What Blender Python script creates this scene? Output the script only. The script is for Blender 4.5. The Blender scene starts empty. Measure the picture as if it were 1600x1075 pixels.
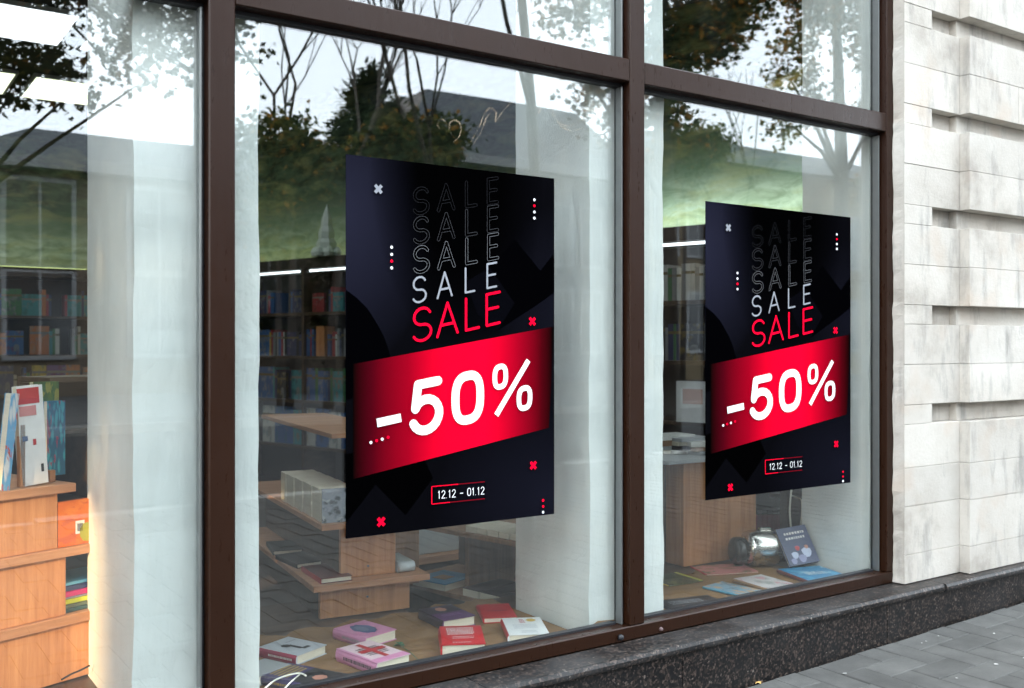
import bpy, bmesh, math, random
from mathutils import Vector, Matrix
random.seed(7)
R=math.radians
# ------------------------------------------------------------ camera, sky, sun, exposure
scene=bpy.context.scene
COL=scene.collection
D=2.2; CZ=1.04; FPX=1556.0
TH=math.atan2(2288,1556)          # angle from optical axis to facade direction
SF,CF=math.cos(TH),math.sin(TH)   # forward = (SF, CF)
cam_d=bpy.data.cameras.new('camera'); cam=bpy.data.objects.new('camera',cam_d); COL.objects.link(cam)
cam_d.sensor_width=36; cam_d.lens=36*FPX/1600; cam_d.clip_end=500; cam_d.clip_start=.05
cam.location=(0,-D,CZ); cam.rotation_euler=(R(90),0,-math.atan2(SF,CF))
cam_d.dof.use_dof=True; cam_d.dof.focus_distance=2.75; cam_d.dof.aperture_fstop=5.0
scene.camera=cam
SUN_EL=11.0; SUN_DIR=Vector((-.80,-.60,0)).normalized()   # towards the sun, horizontal part
w=bpy.data.worlds.new('World'); scene.world=w; w.use_nodes=True
nt=w.node_tree; nt.nodes.clear()
sky=nt.nodes.new('ShaderNodeTexSky'); sky.sky_type='NISHITA'; sky.sun_disc=False
sky.sun_elevation=R(SUN_EL); sky.sun_rotation=math.atan2(SUN_DIR.x,SUN_DIR.y)
sky.air_density=1.0; sky.dust_density=1.2; sky.ozone_density=1.0
bg=nt.nodes.new('ShaderNodeBackground'); bg.inputs[1].default_value=.15
wo=nt.nodes.new('ShaderNodeOutputWorld')
# thin bright high cloud over the blue
tcw=nt.nodes.new('ShaderNodeTexCoord'); mpw=nt.nodes.new('ShaderNodeMapping'); mpw.inputs['Scale'].default_value=(1,1,2.6); nt.links.new(tcw.outputs['Generated'],mpw.inputs[0])
nsw=nt.nodes.new('ShaderNodeTexNoise'); nsw.inputs['Scale'].default_value=1.6; nsw.inputs['Detail'].default_value=6; nsw.inputs['Roughness'].default_value=.55; nt.links.new(mpw.outputs[0],nsw.inputs['Vector'])
rpw=nt.nodes.new('ShaderNodeValToRGB'); rpw.color_ramp.elements[0].position=.32; rpw.color_ramp.elements[0].color=(.80,.80,.80,1); rpw.color_ramp.elements[1].position=.62; rpw.color_ramp.elements[1].color=(.9,.9,.9,1); nt.links.new(nsw.outputs['Fac'],rpw.inputs[0])
mxw=nt.nodes.new('ShaderNodeMix'); mxw.data_type='RGBA'; nt.links.new(rpw.outputs[0],mxw.inputs[0]); nt.links.new(sky.outputs[0],mxw.inputs[6]); mxw.inputs[7].default_value=(13.3,14.6,15.8,1)
nt.links.new(mxw.outputs[2],bg.inputs[0]); nt.links.new(bg.outputs[0],wo.inputs[0])
sd=bpy.data.lights.new('sun','SUN'); sd.energy=5.0; sd.angle=R(.6); sd.color=(1,.62,.30)
so=bpy.data.objects.new('sun',sd); COL.objects.link(so); so.location=(-10,-12,8)
sv=Vector((SUN_DIR.x*math.cos(R(SUN_EL)),SUN_DIR.y*math.cos(R(SUN_EL)),math.sin(R(SUN_EL))))
so.rotation_euler=sv.to_track_quat('Z','Y').to_euler()
vs=scene.view_settings; vs.view_transform='Standard'; vs.look='None'; vs.exposure=1.8; vs.gamma=1; vs.use_curve_mapping=False
try:
    cy=scene.cycles; cy.use_denoising=True; cy.max_bounces=10; cy.diffuse_bounces=4; cy.glossy_bounces=4; cy.transparent_max_bounces=16
    cy.transmission_bounces=6; cy.caustics_reflective=False; cy.caustics_refractive=False; cy.sample_clamp_indirect=6
except Exception: pass

# ------------------------------------------------------------ point finders (photograph pixel + a known plane -> place)
def ray(px,py):
    u=(px-800)/FPX; return Vector((SF+CF*u, CF-SF*u, (537.5-py)/FPX))
def at(px,py,y):
    r=ray(px,py); t=(y+D)/r.y; return Vector((r.x*t,y,CZ+r.z*t))
def az(px,py,z):
    r=ray(px,py); t=(z-CZ)/r.z; return Vector((r.x*t,r.y*t-D,z))
def mir(px,py,dist):              # something across the street seen by reflection in the glass
    r=ray(px,py); t=(dist+D+.1)/r.y; return Vector((r.x*t,-dist,CZ+r.z*t))
def atp(px,py,P,n):               # vertical plane through P with normal n
    r=ray(px,py); C=Vector((0,-D)); t=((Vector(P)-C).dot(Vector(n)))/(r.x*n[0]+r.y*n[1]); return Vector((r.x*t,r.y*t-D,CZ+r.z*t))

# ------------------------------------------------------------ materials
MATS={}
def mat(name,build):
    if name in MATS: return MATS[name]
    m=bpy.data.materials.new(name); m.use_nodes=True; t=m.node_tree; t.nodes.clear()
    o=t.nodes.new('ShaderNodeOutputMaterial'); MATS[name]=m
    build(t,o); return m
def N(t,k,**kw):
    n=t.nodes.new(k)
    for a,b in kw.items():
        if a.startswith('i_'): n.inputs[a[2:]].default_value=b
        elif a.startswith('n_'): n.inputs[int(a[2:])].default_value=b
        else: setattr(n,a,b)
    return n
def L(t,a,b): t.links.new(a,b)
def ramp(t,fac,stops):
    r=t.nodes.new('ShaderNodeValToRGB'); e=r.color_ramp.elements
    while len(e)<len(stops): e.new(.5)
    for i,(p,c) in enumerate(stops): e[i].position=p; e[i].color=(*c,1) if len(c)==3 else c
    L(t,fac,r.inputs[0]); return r.outputs[0]
def noise(t,scale,vec=None,detail=4,rough=.55,dist=0):
    n=N(t,'ShaderNodeTexNoise'); n.inputs['Scale'].default_value=scale; n.inputs['Detail'].default_value=detail
    n.inputs['Roughness'].default_value=rough; n.inputs['Distortion'].default_value=dist
    if vec is not None: L(t,vec,n.inputs['Vector'])
    return n.outputs['Fac']
def pos(t,scale=(1,1,1),kind='Position',rot=(0,0,0)):
    if kind=='Position': s=N(t,'ShaderNodeNewGeometry').outputs['Position']
    else: s=N(t,'ShaderNodeTexCoord').outputs[kind]
    m=N(t,'ShaderNodeMapping'); m.inputs['Scale'].default_value=scale; m.inputs['Rotation'].default_value=rot
    L(t,s,m.inputs['Vector']); return m.outputs[0]
def mixc(t,f,a,b,mode='MIX'):
    m=N(t,'ShaderNodeMix',data_type='RGBA',blend_type=mode)
    if isinstance(f,(int,float)): m.inputs[0].default_value=f
    else: L(t,f,m.inputs[0])
    for k,v in ((6,a),(7,b)):
        if isinstance(v,tuple): m.inputs[k].default_value=(*v,1)
        else: L(t,v,m.inputs[k])
    return m.outputs[2]
def mth(t,op,a,b=0.0,c=None):
    m=N(t,'ShaderNodeMath',operation=op)
    for k,v in ((0,a),(1,b),(2,c)):
        if v is None: continue
        if isinstance(v,(int,float)): m.inputs[k].default_value=v
        else: L(t,v,m.inputs[k])
    return m.outputs[0]
def bsdf(t,o,col,rough=.6,metal=0,spec=.5,bump=None,bs=.2,bd=.01,coat=0):
    p=N(t,'ShaderNodeBsdfPrincipled')
    if isinstance(col,tuple): p.inputs['Base Color'].default_value=(*col,1)
    else: L(t,col,p.inputs['Base Color'])
    if isinstance(rough,(int,float)): p.inputs['Roughness'].default_value=rough
    else: L(t,rough,p.inputs['Roughness'])
    p.inputs['Metallic'].default_value=metal; p.inputs['Specular IOR Level'].default_value=spec; p.inputs['Coat Weight'].default_value=coat
    if bump is not None:
        b=N(t,'ShaderNodeBump'); b.inputs['Strength'].default_value=bs; b.inputs['Distance'].default_value=bd
        L(t,bump,b.inputs['Height']); L(t,b.outputs[0],p.inputs['Normal'])
    L(t,p.outputs[0],o.inputs[0]); return p
def flat(name,col,rough=.5,metal=0,spec=.5):
    def b(t,o):
        v=noise(t,35,pos(t,(1,1,1)),3); c=mixc(t,v,tuple(x*.88 for x in col),tuple(min(1,x*1.1) for x in col))
        bsdf(t,o,c,rough,metal,spec)
    return mat(name,b)
def pure(name,col,rough=.5,spec=.0):
    return mat(name,lambda t,o: bsdf(t,o,col,rough,0,spec))
def emit(name,col,s):
    def b(t,o):
        e=N(t,'ShaderNodeEmission'); e.inputs[0].default_value=(*col,1); e.inputs[1].default_value=s; L(t,e.outputs[0],o.inputs[0])
    return mat(name,b)

def b_plaster(t,o):
    p=pos(t); a=noise(t,2.2,p,6,.6); st=noise(t,6,pos(t,(1,1,.18)),5,.6); f=noise(t,38,pos(t,(1,1,.55)),7,.68)
    c=ramp(t,a,[(.3,(.58,.61,.60)),(.52,(.69,.705,.69)),(.72,(.77,.765,.73))])
    c=mixc(t,ramp(t,st,[(.55,(0,0,0)),(.75,(.35,.35,.35))]),c,(.48,.49,.47))
    cr=N(t,'ShaderNodeTexVoronoi',feature='DISTANCE_TO_EDGE'); L(t,mixc(t,.12,p,noise(t,9,p,5),'ADD'),cr.inputs['Vector']); cr.inputs['Scale'].default_value=2.3
    crk=ramp(t,cr.outputs[0],[(0,(0,0,0)),(.012,(1,1,1))])
    h=mth(t,'ADD',mth(t,'MULTIPLY',f,.35),mth(t,'ADD',mth(t,'MULTIPLY',st,1.6),mth(t,'MULTIPLY',crk,.05)))
    bsdf(t,o,c,.85,0,.2,h,.55,.012)
PLASTER=mat('white_plaster',b_plaster)
def b_brown(t,o):
    st=noise(t,9,pos(t,(1,6,.5)),5); sc=noise(t,60,pos(t,(1,1,.25)),6,.7)
    dn=N(t,'ShaderNodeNewGeometry'); sx=N(t,'ShaderNodeSeparateXYZ'); L(t,dn.outputs['Position'],sx.inputs[0])
    hi=N(t,'ShaderNodeMapRange'); L(t,sx.outputs[2],hi.inputs[0]); hi.inputs[1].default_value=.2; hi.inputs[2].default_value=2.0; hi.inputs[3].default_value=.0; hi.inputs[4].default_value=.45
    c=mixc(t,st,(.014,.0048,.0020),(.022,.0080,.0036))
    dust=mth(t,'MULTIPLY',hi.outputs[0],ramp(t,noise(t,7,pos(t,(1,1,1)),6,.65),[(.3,(.1,.1,.1)),(.7,(.9,.9,.9))]))
    c=mixc(t,dust,c,(.030,.0165,.014))
    chip=ramp(t,sc,[(.775,(0,0,0)),(.80,(1,1,1))]); c=mixc(t,chip,c,(.16,.12,.10))
    rg=mth(t,'MULTIPLY_ADD',sc,.3,.16)
    bsdf(t,o,c,rg,0,.20,sc,.12,.004)
BROWN=mat('brown_painted_metal',b_brown)
RUBBER=flat('black_rubber_gasket',(.012,.013,.016),.5)
ALU=flat('grey_metal_bead',(.16,.17,.17),.35,.6)
def b_glass(t,o):
    lw=N(t,'ShaderNodeLayerWeight'); lw.inputs[0].default_value=.5
    f=mth(t,'POWER',lw.outputs['Facing'],5.0); f=mth(t,'MULTIPLY_ADD',f,.92,.080)
    tr=N(t,'ShaderNodeBsdfTransparent'); tr.inputs[0].default_value=(.955,.975,.965,1)
    g=N(t,'ShaderNodeBsdfGlossy'); g.inputs['Roughness'].default_value=.0; g.inputs[0].default_value=(.97,.98,1,1)
    wv=noise(t,1.3,pos(t),1,.4); b=N(t,'ShaderNodeBump'); b.inputs['Strength'].default_value=.35; b.inputs['Distance'].default_value=.004
    L(t,wv,b.inputs['Height']); L(t,b.outputs[0],g.inputs['Normal'])
    # dust and wiping marks
    ds=ramp(t,noise(t,5,pos(t,(1,1,.6)),7,.7,.6),[(.5,(0,0,0)),(.85,(.007,.007,.007))])
    df=N(t,'ShaderNodeBsdfDiffuse'); df.inputs[0].default_value=(.7,.7,.68,1)
    m=N(t,'ShaderNodeMixShader'); L(t,f,m.inputs[0]); L(t,tr.outputs[0],m.inputs[1]); L(t,g.outputs[0],m.inputs[2])
    m2=N(t,'ShaderNodeMixShader'); L(t,ds,m2.inputs[0]); L(t,m.outputs[0],m2.inputs[1]); L(t,df.outputs[0],m2.inputs[2])
    L(t,m2.outputs[0],o.inputs[0])
GLASS=mat('window_glass',b_glass)
def b_smear(t,o):
    tr=N(t,'ShaderNodeBsdfTransparent'); df=N(t,'ShaderNodeBsdfDiffuse'); df.inputs[0].default_value=(.95,.72,.5,1)
    f=ramp(t,noise(t,60,pos(t,(1,1,.6)),5,.7),[(.4,(0,0,0)),(.75,(.28,.28,.28))])
    m=N(t,'ShaderNodeMixShader'); L(t,f,m.inputs[0]); L(t,tr.outputs[0],m.inputs[1]); L(t,df.outputs[0],m.inputs[2]); L(t,m.outputs[0],o.inputs[0])
SMEAR=mat('greasy_smear',b_smear)
def b_stone(t,o):
    oi=N(t,'ShaderNodeObjectInfo'); p=pos(t); a=noise(t,3.0,p,7,.62); s=noise(t,11,pos(t,(1,1,.28)),6,.66); f=noise(t,70,p,6,.7)
    c=ramp(t,a,[(.28,(.30,.272,.235)),(.45,(.475,.442,.395)),(.7,(.555,.53,.485))])
    c=mixc(t,ramp(t,s,[(.52,(0,0,0)),(.68,(.8,.8,.8))]),c,(.27,.26,.24))
    c=mixc(t,ramp(t,noise(t,4.5,p,3),[(.58,(0,0,0)),(.72,(.6,.6,.6))]),c,(.46,.38,.31))
    v=mth(t,'MULTIPLY_ADD',oi.outputs['Random'],.14,.90); hsv=N(t,'ShaderNodeHueSaturation'); L(t,v,hsv.inputs['Value']); L(t,c,hsv.inputs['Color'])
    bsdf(t,o,hsv.outputs[0],.9,0,.2,mth(t,'ADD',f,mth(t,'MULTIPLY',a,2.0)),.35,.006)
STONE=mat('weathered_limestone',b_stone)
MORTAR=flat('dirty_mortar',(.33,.31,.285),.95,0,.1)
def b_granite(t,o,dusty=0):
    p=pos(t); v=N(t,'ShaderNodeTexVoronoi'); v.inputs['Scale'].default_value=150; L(t,mixc(t,.01,p,noise(t,60,p,3),'ADD'),v.inputs['Vector'])
    v2=N(t,'ShaderNodeTexVoronoi'); v2.inputs['Scale'].default_value=72; L(t,p,v2.inputs['Vector'])
    c=ramp(t,v.outputs['Color'],[(.0,(.004,.004,.005)),(.5,(.009,.009,.009)),(.70,(.028,.021,.018)),(.88,(.07,.052,.044)),(1,(.15,.13,.115))])
    c2=ramp(t,v2.outputs['Distance'],[(.12,(1,1,1)),(.3,(0,0,0))]); c=mixc(t,mth(t,'MULTIPLY',c2,ramp(t,v2.outputs['Color'],[(.6,(0,0,0)),(.75,(.8,.8,.8))])),c,(.12,.09,.077))
    n=noise(t,5,p,6,.65); 
    c=mixc(t,ramp(t,n,[(.42,(.0,.0,.0)),(.75,(.10+dusty,)*3)]),c,(.085,.085,.085))
    bsdf(t,o,c,mth(t,'MULTIPLY_ADD',n,.4,.16+dusty*.3),0,.22,noise(t,120,p,3),.06,.002)
GRAN=mat('speckled_dark_granite',b_granite)
GRAN2=mat('worn_dark_granite_coping',lambda t,o:b_granite(t,o,.3))
def b_paver(t,o):
    oi=N(t,'ShaderNodeObjectInfo'); p=pos(t); n=noise(t,7,p,6,.65); f=noise(t,160,p,4,.7)
    c=ramp(t,n,[(.3,(.052,.052,.049)),(.55,(.076,.076,.072)),(.75,(.10,.099,.093))])
    c=mixc(t,ramp(t,f,[(.6,(0,0,0)),(.8,(.4,.4,.4))]),c,(.16,.16,.155))
    v=mth(t,'MULTIPLY_ADD',oi.outputs['Random'],.26,.87); hsv=N(t,'ShaderNodeHueSaturation'); L(t,v,hsv.inputs['Value']); L(t,c,hsv.inputs['Color'])
    bsdf(t,o,hsv.outputs[0],.82,0,.3,mth(t,'ADD',f,n),.35,.004)
PAVER=mat('grey_concrete_paver',b_paver)
JOINT=flat('sandy_joint_filling',(.062,.06,.054),.95,0,.1)
def wood(name,c1,c2,c3,rot=(0,0,0),sc=(1,1,1)):
    def b(t,o):
        tc=N(t,'ShaderNodeTexCoord'); mp=N(t,'ShaderNodeMapping'); mp.inputs['Scale'].default_value=sc; L(t,tc.outputs['Object'],mp.inputs['Vector'])
        a=noise(t,5,mp.outputs[0],6,.62,.25); f=noise(t,42,mp.outputs[0],5,.7)
        c=ramp(t,a,[(.3,c1),(.5,c2),(.72,c3)]); c=mixc(t,mth(t,'MULTIPLY',ramp(t,f,[(.5,(0,0,0)),(.75,(1,1,1))]),.35),c,tuple(x*.55 for x in c1))
        bsdf(t,o,c,.42,0,.4,f,.06,.002)
    return mat(name,b)
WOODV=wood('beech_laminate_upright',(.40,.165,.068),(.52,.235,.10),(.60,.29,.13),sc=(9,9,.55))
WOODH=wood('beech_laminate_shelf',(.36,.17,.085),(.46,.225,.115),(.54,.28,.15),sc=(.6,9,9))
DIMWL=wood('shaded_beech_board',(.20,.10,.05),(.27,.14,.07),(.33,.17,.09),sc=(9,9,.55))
DARKW=wood('dark_brown_board',(.018,.012,.010),(.032,.020,.015),(.05,.032,.022),sc=(1,1,1))
DIMW=wood('brown_shelf_board',(.045,.027,.017),(.07,.042,.025),(.095,.057,.034),sc=(.8,6,6))
def b_kraft(t,o):
    p=pos(t); n=noise(t,9,p,6,.6,.5); v=N(t,'ShaderNodeTexVoronoi',feature='DISTANCE_TO_EDGE'); v.inputs['Scale'].default_value=7; L(t,mixc(t,.2,p,n,'ADD'),v.inputs['Vector'])
    c=ramp(t,n,[(.3,(.20,.108,.046)),(.7,(.29,.165,.075))])
    bsdf(t,o,c,.75,0,.25,mth(t,'ADD',mth(t,'MULTIPLY',v.outputs[0],.8),n),.45,.012)
KRAFT=mat('brown_kraft_paper',b_kraft)
def b_pages(t,o):
    s=noise(t,300,pos(t,(.05,.05,1)),2); bsdf(t,o,mixc(t,s,(.62,.55,.42),(.80,.74,.62)),.8,0,.15,s,.3,.001)
PAGES=mat('cream_page_edges',b_pages)
def cover(c1,c2,c3,k=0):
    nm='printed_cover_%d_%s'%(k,'_'.join(str(int(x*99)) for x in c1))
    def b(t,o):
        tc=N(t,'ShaderNodeTexCoord'); mp=N(t,'ShaderNodeMapping'); mp.inputs['Location'].default_value=(k*1.7,k,k*.3); L(t,tc.outputs['Generated'],mp.inputs['Vector'])
        v=N(t,'ShaderNodeTexVoronoi'); v.inputs['Scale'].default_value=2.6+k%3; L(t,mixc(t,.3,mp.outputs[0],noise(t,3,mp.outputs[0],5),'ADD'),v.inputs['Vector'])
        n=noise(t,3.2,mp.outputs[0],5,.6,.8)
        c=mixc(t,ramp(t,v.outputs['Distance'],[(.25,(1,1,1)),(.5,(0,0,0))]),c1,c2); c=mixc(t,ramp(t,n,[(.56,(0,0,0)),(.62,(1,1,1))]),c,c3)
        bsdf(t,o,c,.38,0,.45)
    return mat(nm,b)
def b_ceiling(t,o): bsdf(t,o,(.028,.028,.03),.7)
CEIL=mat('dark_ceiling_paint',b_ceiling)
FLOORM=flat('dark_brown_shop_floor',(.05,.035,.028),.35)
WALLI=flat('grey_shop_wall',(.16,.17,.16),.8,0,.2)
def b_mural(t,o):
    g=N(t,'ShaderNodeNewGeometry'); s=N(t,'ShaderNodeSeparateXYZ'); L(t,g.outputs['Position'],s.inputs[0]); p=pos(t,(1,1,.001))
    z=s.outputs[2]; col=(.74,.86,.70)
    base=ramp(t,mth(t,'MULTIPLY_ADD',z,.9,-1.49),[(0,(.80,.84,.70)),(.16,(.66,.78,.66)),(.34,(.33,.40,.31)),(.50,(.085,.11,.08)),(.8,(.025,.038,.03))])  # strip-light glow painted into the mural: pale at its foot, darkening upward
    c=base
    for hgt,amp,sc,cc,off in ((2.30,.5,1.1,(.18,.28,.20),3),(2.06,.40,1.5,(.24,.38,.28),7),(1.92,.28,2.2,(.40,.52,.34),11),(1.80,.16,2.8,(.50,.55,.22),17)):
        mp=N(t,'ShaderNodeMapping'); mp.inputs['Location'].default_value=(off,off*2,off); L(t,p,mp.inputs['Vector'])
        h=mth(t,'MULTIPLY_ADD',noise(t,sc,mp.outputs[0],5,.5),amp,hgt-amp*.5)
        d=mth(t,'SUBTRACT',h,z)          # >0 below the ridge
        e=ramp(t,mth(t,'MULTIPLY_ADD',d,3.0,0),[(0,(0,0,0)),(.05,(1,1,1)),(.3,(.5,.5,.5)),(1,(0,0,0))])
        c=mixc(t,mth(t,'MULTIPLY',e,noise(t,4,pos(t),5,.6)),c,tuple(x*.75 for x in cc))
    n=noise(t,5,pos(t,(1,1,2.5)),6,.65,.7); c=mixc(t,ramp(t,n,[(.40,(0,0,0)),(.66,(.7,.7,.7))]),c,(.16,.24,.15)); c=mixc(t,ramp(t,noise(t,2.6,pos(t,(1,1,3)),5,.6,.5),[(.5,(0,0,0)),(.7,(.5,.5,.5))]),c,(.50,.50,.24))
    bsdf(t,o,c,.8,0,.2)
MURAL=mat('green_mural_with_painted_glow',b_mural)

# ------------------------------------------------------------ mesh helpers
class MB:
    def __init__(s): s.v=[];s.f=[];s.m=[]
    def add(s,vs,fs,mi=0):
        o=len(s.v); s.v+= [tuple(x) for x in vs]; s.f+=[tuple(i+o for i in f) for f in fs]; s.m+=[mi]*len(fs); return s
    def box(s,a,b,mi=0,M=None):
        x0,y0,z0=a;x1,y1,z1=b
        vs=[Vector(p) for p in ((x0,y0,z0),(x1,y0,z0),(x1,y1,z0),(x0,y1,z0),(x0,y0,z1),(x1,y0,z1),(x1,y1,z1),(x0,y1,z1))]
        if M: vs=[M@p for p in vs]
        return s.add(vs,[(3,2,1,0),(4,5,6,7),(0,1,5,4),(1,2,6,5),(2,3,7,6),(3,0,4,7)],mi)
    def tube(s,pts,rad,n=8,mi=0,cap=True):
        pts=[Vector(p) for p in pts]; rs=rad if isinstance(rad,(list,tuple)) else [rad]*len(pts); rings=[]
        up=Vector((0,0,1))
        for i,p in enumerate(pts):
            d=(pts[min(i+1,len(pts)-1)]-pts[max(i-1,0)])
            if d.length<1e-9: d=Vector((0,0,1))
            d.normalize(); a=d.cross(up if abs(d.z)<.95 else Vector((1,0,0))).normalized(); b=d.cross(a)
            rings.append([p+(a*math.cos(2*math.pi*k/n)+b*math.sin(2*math.pi*k/n))*rs[i] for k in range(n)])
        vs=[v for r in rings for v in r]; fs=[]
        for i in range(len(pts)-1):
            for k in range(n): fs.append((i*n+k,i*n+(k+1)%n,(i+1)*n+(k+1)%n,(i+1)*n+k))
        if cap: fs.append(tuple(range(n-1,-1,-1))); fs.append(tuple((len(pts)-1)*n+k for k in range(n)))
        return s.add(vs,fs,mi)
    def lathe(s,c,prof,n=20,mi=0,M=None):
        vs=[];fs=[]
        for r,z in prof:
            for k in range(n):
                p=Vector((r*math.cos(2*math.pi*k/n),r*math.sin(2*math.pi*k/n),z)); 
                if M: p=M@p
                vs.append(p+Vector(c))
        for i in range(len(prof)-1):
            for k in range(n): fs.append((i*n+k,i*n+(k+1)%n,(i+1)*n+(k+1)%n,(i+1)*n+k))
        return s.add(vs,fs,mi)
    def mesh(s,name,mats,smooth=False):
        me=bpy.data.meshes.new(name); me.from_pydata(s.v,[],s.f); 
        for m in (mats if isinstance(mats,(list,tuple)) else [mats]): me.materials.append(m)
        if any(s.m): me.polygons.foreach_set('material_index',s.m)
        if smooth: me.polygons.foreach_set('use_smooth',[True]*len(me.polygons))
        me.update(); return me
    def build(s,name,mats,parent=None,bevel=0,smooth=False,loc=None,rotz=0):
        me=s.mesh(name,mats,smooth)
        if bevel:
            bm=bmesh.new(); bm.from_mesh(me); bmesh.ops.bevel(bm,geom=list(bm.edges),offset=bevel,segments=1,affect='EDGES',clamp_overlap=True); bm.to_mesh(me); bm.free()
        o=bpy.data.objects.new(name,me); COL.objects.link(o)
        if parent: o.parent=parent
        if loc is not None: o.location=loc
        if rotz: o.rotation_euler.z=rotz
        return o
def tag(o,label=None,cat=None,group=None,kind=None):
    for k,v in (('label',label),('category',cat),('group',group),('kind',kind)):
        if v: o[k]=v
    return o
def thing(name,label,cat,loc=(0,0,0),rotz=0,group=None):
    o=bpy.data.objects.new(name,None); COL.objects.link(o); o.location=loc; o.rotation_euler.z=rotz; o.empty_display_size=.1
    return tag(o,label,cat,group)
def struct(name,mb,m): return tag(mb.build(name,m),kind='structure')
def bx(a,b,name,m,parent,bevel=0,**k): return MB().box(a,b).build(name,m,parent,bevel,**k)
def grid(x0,x1,y0,y1,nx,ny,zf):
    vs=[(x0+(x1-x0)*i/nx,y0+(y1-y0)*j/ny,zf(x0+(x1-x0)*i/nx,y0+(y1-y0)*j/ny)) for j in range(ny+1) for i in range(nx+1)]
    fs=[(j*(nx+1)+i,j*(nx+1)+i+1,(j+1)*(nx+1)+i+1,(j+1)*(nx+1)+i) for j in range(ny) for i in range(nx)]
    return vs,fs

# ------------------------------------------------------------ ground outside
SL=.0207
def gz(x): return .0019+SL*(min(max(x,-3),9)-2.25)
m=MB(); vs,fs=grid(-12,42,-4.2,-.098,54,8,lambda x,y: gz(x)-.012); m.add(vs,fs); struct('pavement',m,JOINT)
m=MB(); vs,fs=grid(-140,160,-11.5,-4.35,60,4,lambda x,y:-.16); m.add(vs,fs)
def b_asph(t,o):
    p=pos(t); bsdf(t,o,ramp(t,noise(t,9,p,7,.7),[(.3,(.018,.018,.019)),(.7,(.034,.034,.034))]),.85,0,.3,noise(t,90,p,3),.4,.01)
ASPH=mat('asphalt',b_asph); struct('road',m,ASPH)
m=MB(); m.add(*grid(-140,160,-260,-11.5,10,8,lambda x,y:-.04)); struct('far_pavement',m,flat('pale_far_paving',(.045,.045,.044),.9))
m=MB(); m.add(*grid(-300,300,-300,300,6,6,lambda x,y:-.6)); struct('ground',m,ASPH)
m=MB()
for k in range(-14,46): m.box((k+.004,-4.36,-.2),(k+.996,-4.2,gz(k)-.002))
for k in range(-60,90,3): m.box((k+.004,-11.62,-.3),(k+2.996,-11.48,-.036))
m.build('kerb',flat('pale_kerb_stone',(.22,.22,.21),.9)); tag(bpy.data.objects['kerb'],kind='structure')
# pavers, herringbone 200x100, laid parallel to the facade
pv=tag(bpy.data.objects.new('paving',None),kind='structure'); COL.objects.link(pv)
PMC={}
def paver_mesh(w,d):
    w=round(w,3); d=round(d,3)
    if (w,d) in PMC: return PMC[(w,d)]
    mb=MB().box((-w/2+.0012,-d/2+.0012,-.02),(w/2-.0012,d/2-.0012,0)); me=mb.mesh('paver',PAVER)
    bm=bmesh.new(); bm.from_mesh(me); bmesh.ops.bevel(bm,geom=[e for e in bm.edges if all(v.co.z>-.01 for v in e.verts)],offset=.0028,segments=1,affect='EDGES'); bm.to_mesh(me); bm.free(); PMC[(w,d)]=me; return me
cand=[]
for a in range(-140,140):
    for b in range(-60,60):
        for hv,(cx,cy) in (('H',(1,.5)),('V',(2.5,1))):
            x=(a+2*b+cx)*.1+3; y=(-a+2*b+cy)*.1-1.012
            w_,d_=(.2,.1) if hv=='H' else (.1,.2); y0,y1=y-d_/2,min(y+d_/2,-.107)
            if -1.5<x<7 and -4.1<y and y1-y0>.02: cand.append((w_,x,(y0+y1)/2,y1-y0))
def vis(x,y):
    r=Vector((x,y+D)); f=r.x*SF+r.y*CF
    if f<.3: return -1
    px=800+FPX*(r.x*CF-r.y*SF)/f; py=537.5+FPX*(CZ-gz(x))/f
    return 1 if (px<1690 and py<1160) else 0
cand.sort(key=lambda c:(-vis(c[1],c[2]),(c[1]-3.2)**2+(c[2]+.6)**2))
rest=MB()
for i,(w_,x,y,d_) in enumerate(cand):
    z=gz(x)+random.uniform(-.0011,.0011)
    if i<290:
        o=bpy.data.objects.new('paver',paver_mesh(w_,d_)); COL.objects.link(o); o.parent=pv
        o.location=(x,y,z); o.rotation_euler=(random.uniform(-.006,.006),-math.atan(SL)+random.uniform(-.006,.006),random.uniform(-.006,.006))
    elif i<6000:
        rest.box((x-w_/2+.001,y-d_/2+.001,z-.02),(x+w_/2-.001,y+d_/2-.001,z))
o=rest.build('distant_pavers',PAVER,pv); o['kind']='stuff'
# litter
LIT=[(1440,1005),(1447,1002),(1557,1038),(1600,1028),(1466,994),(1553,990),(1403,992),(1495,1060),(1320,1052)]
litm=[flat('dried_leaf_scrap',(.35,.26,.13),.8),flat('white_paper_scrap',(.34,.34,.32),.8)]
for i,(px,py) in enumerate(LIT):
    p=az(px,py,.03); p=az(px,py,gz(p.x)+.003); s=random.uniform(.004,.010); a=random.uniform(0,6)
    v=[(s*random.uniform(.6,1.3)*math.cos(a+k*1.05),s*.7*random.uniform(.5,1.2)*math.sin(a+k*1.05),random.uniform(0,.002)) for k in range(6)]
    o=MB().add(v,[(0,1,2,3,4,5)]).build('paper_scrap',litm[1],loc=p)
    tag(o,'tiny white crumb of litter lying on the grey pavers','litter','white crumbs of litter on the paving')
p=az(1185,1067,.0); p=az(1185,1067,gz(p.x)+.004); r_=[.014,.007,.013,.006,.012,.006,.013,.007]
o=MB().add([(1.3*r_[k]*math.cos(k*.785),.8*r_[k]*math.sin(k*.785),.003*(k%2)) for k in range(8)],[tuple(range(8))]).build('fallen_leaf',flat('dry_yellow_leaf',(.45,.27,.08),.8),loc=p)
tag(o,'small dry yellow leaf on the pavement close to the granite plinth','leaf')

# ------------------------------------------------------------ shop building shell
JX=3.187
FR_Z0,FR_Z1=.1785,.2195; TR0,TR1=1.803,1.869; TOPZ=2.95
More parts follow.
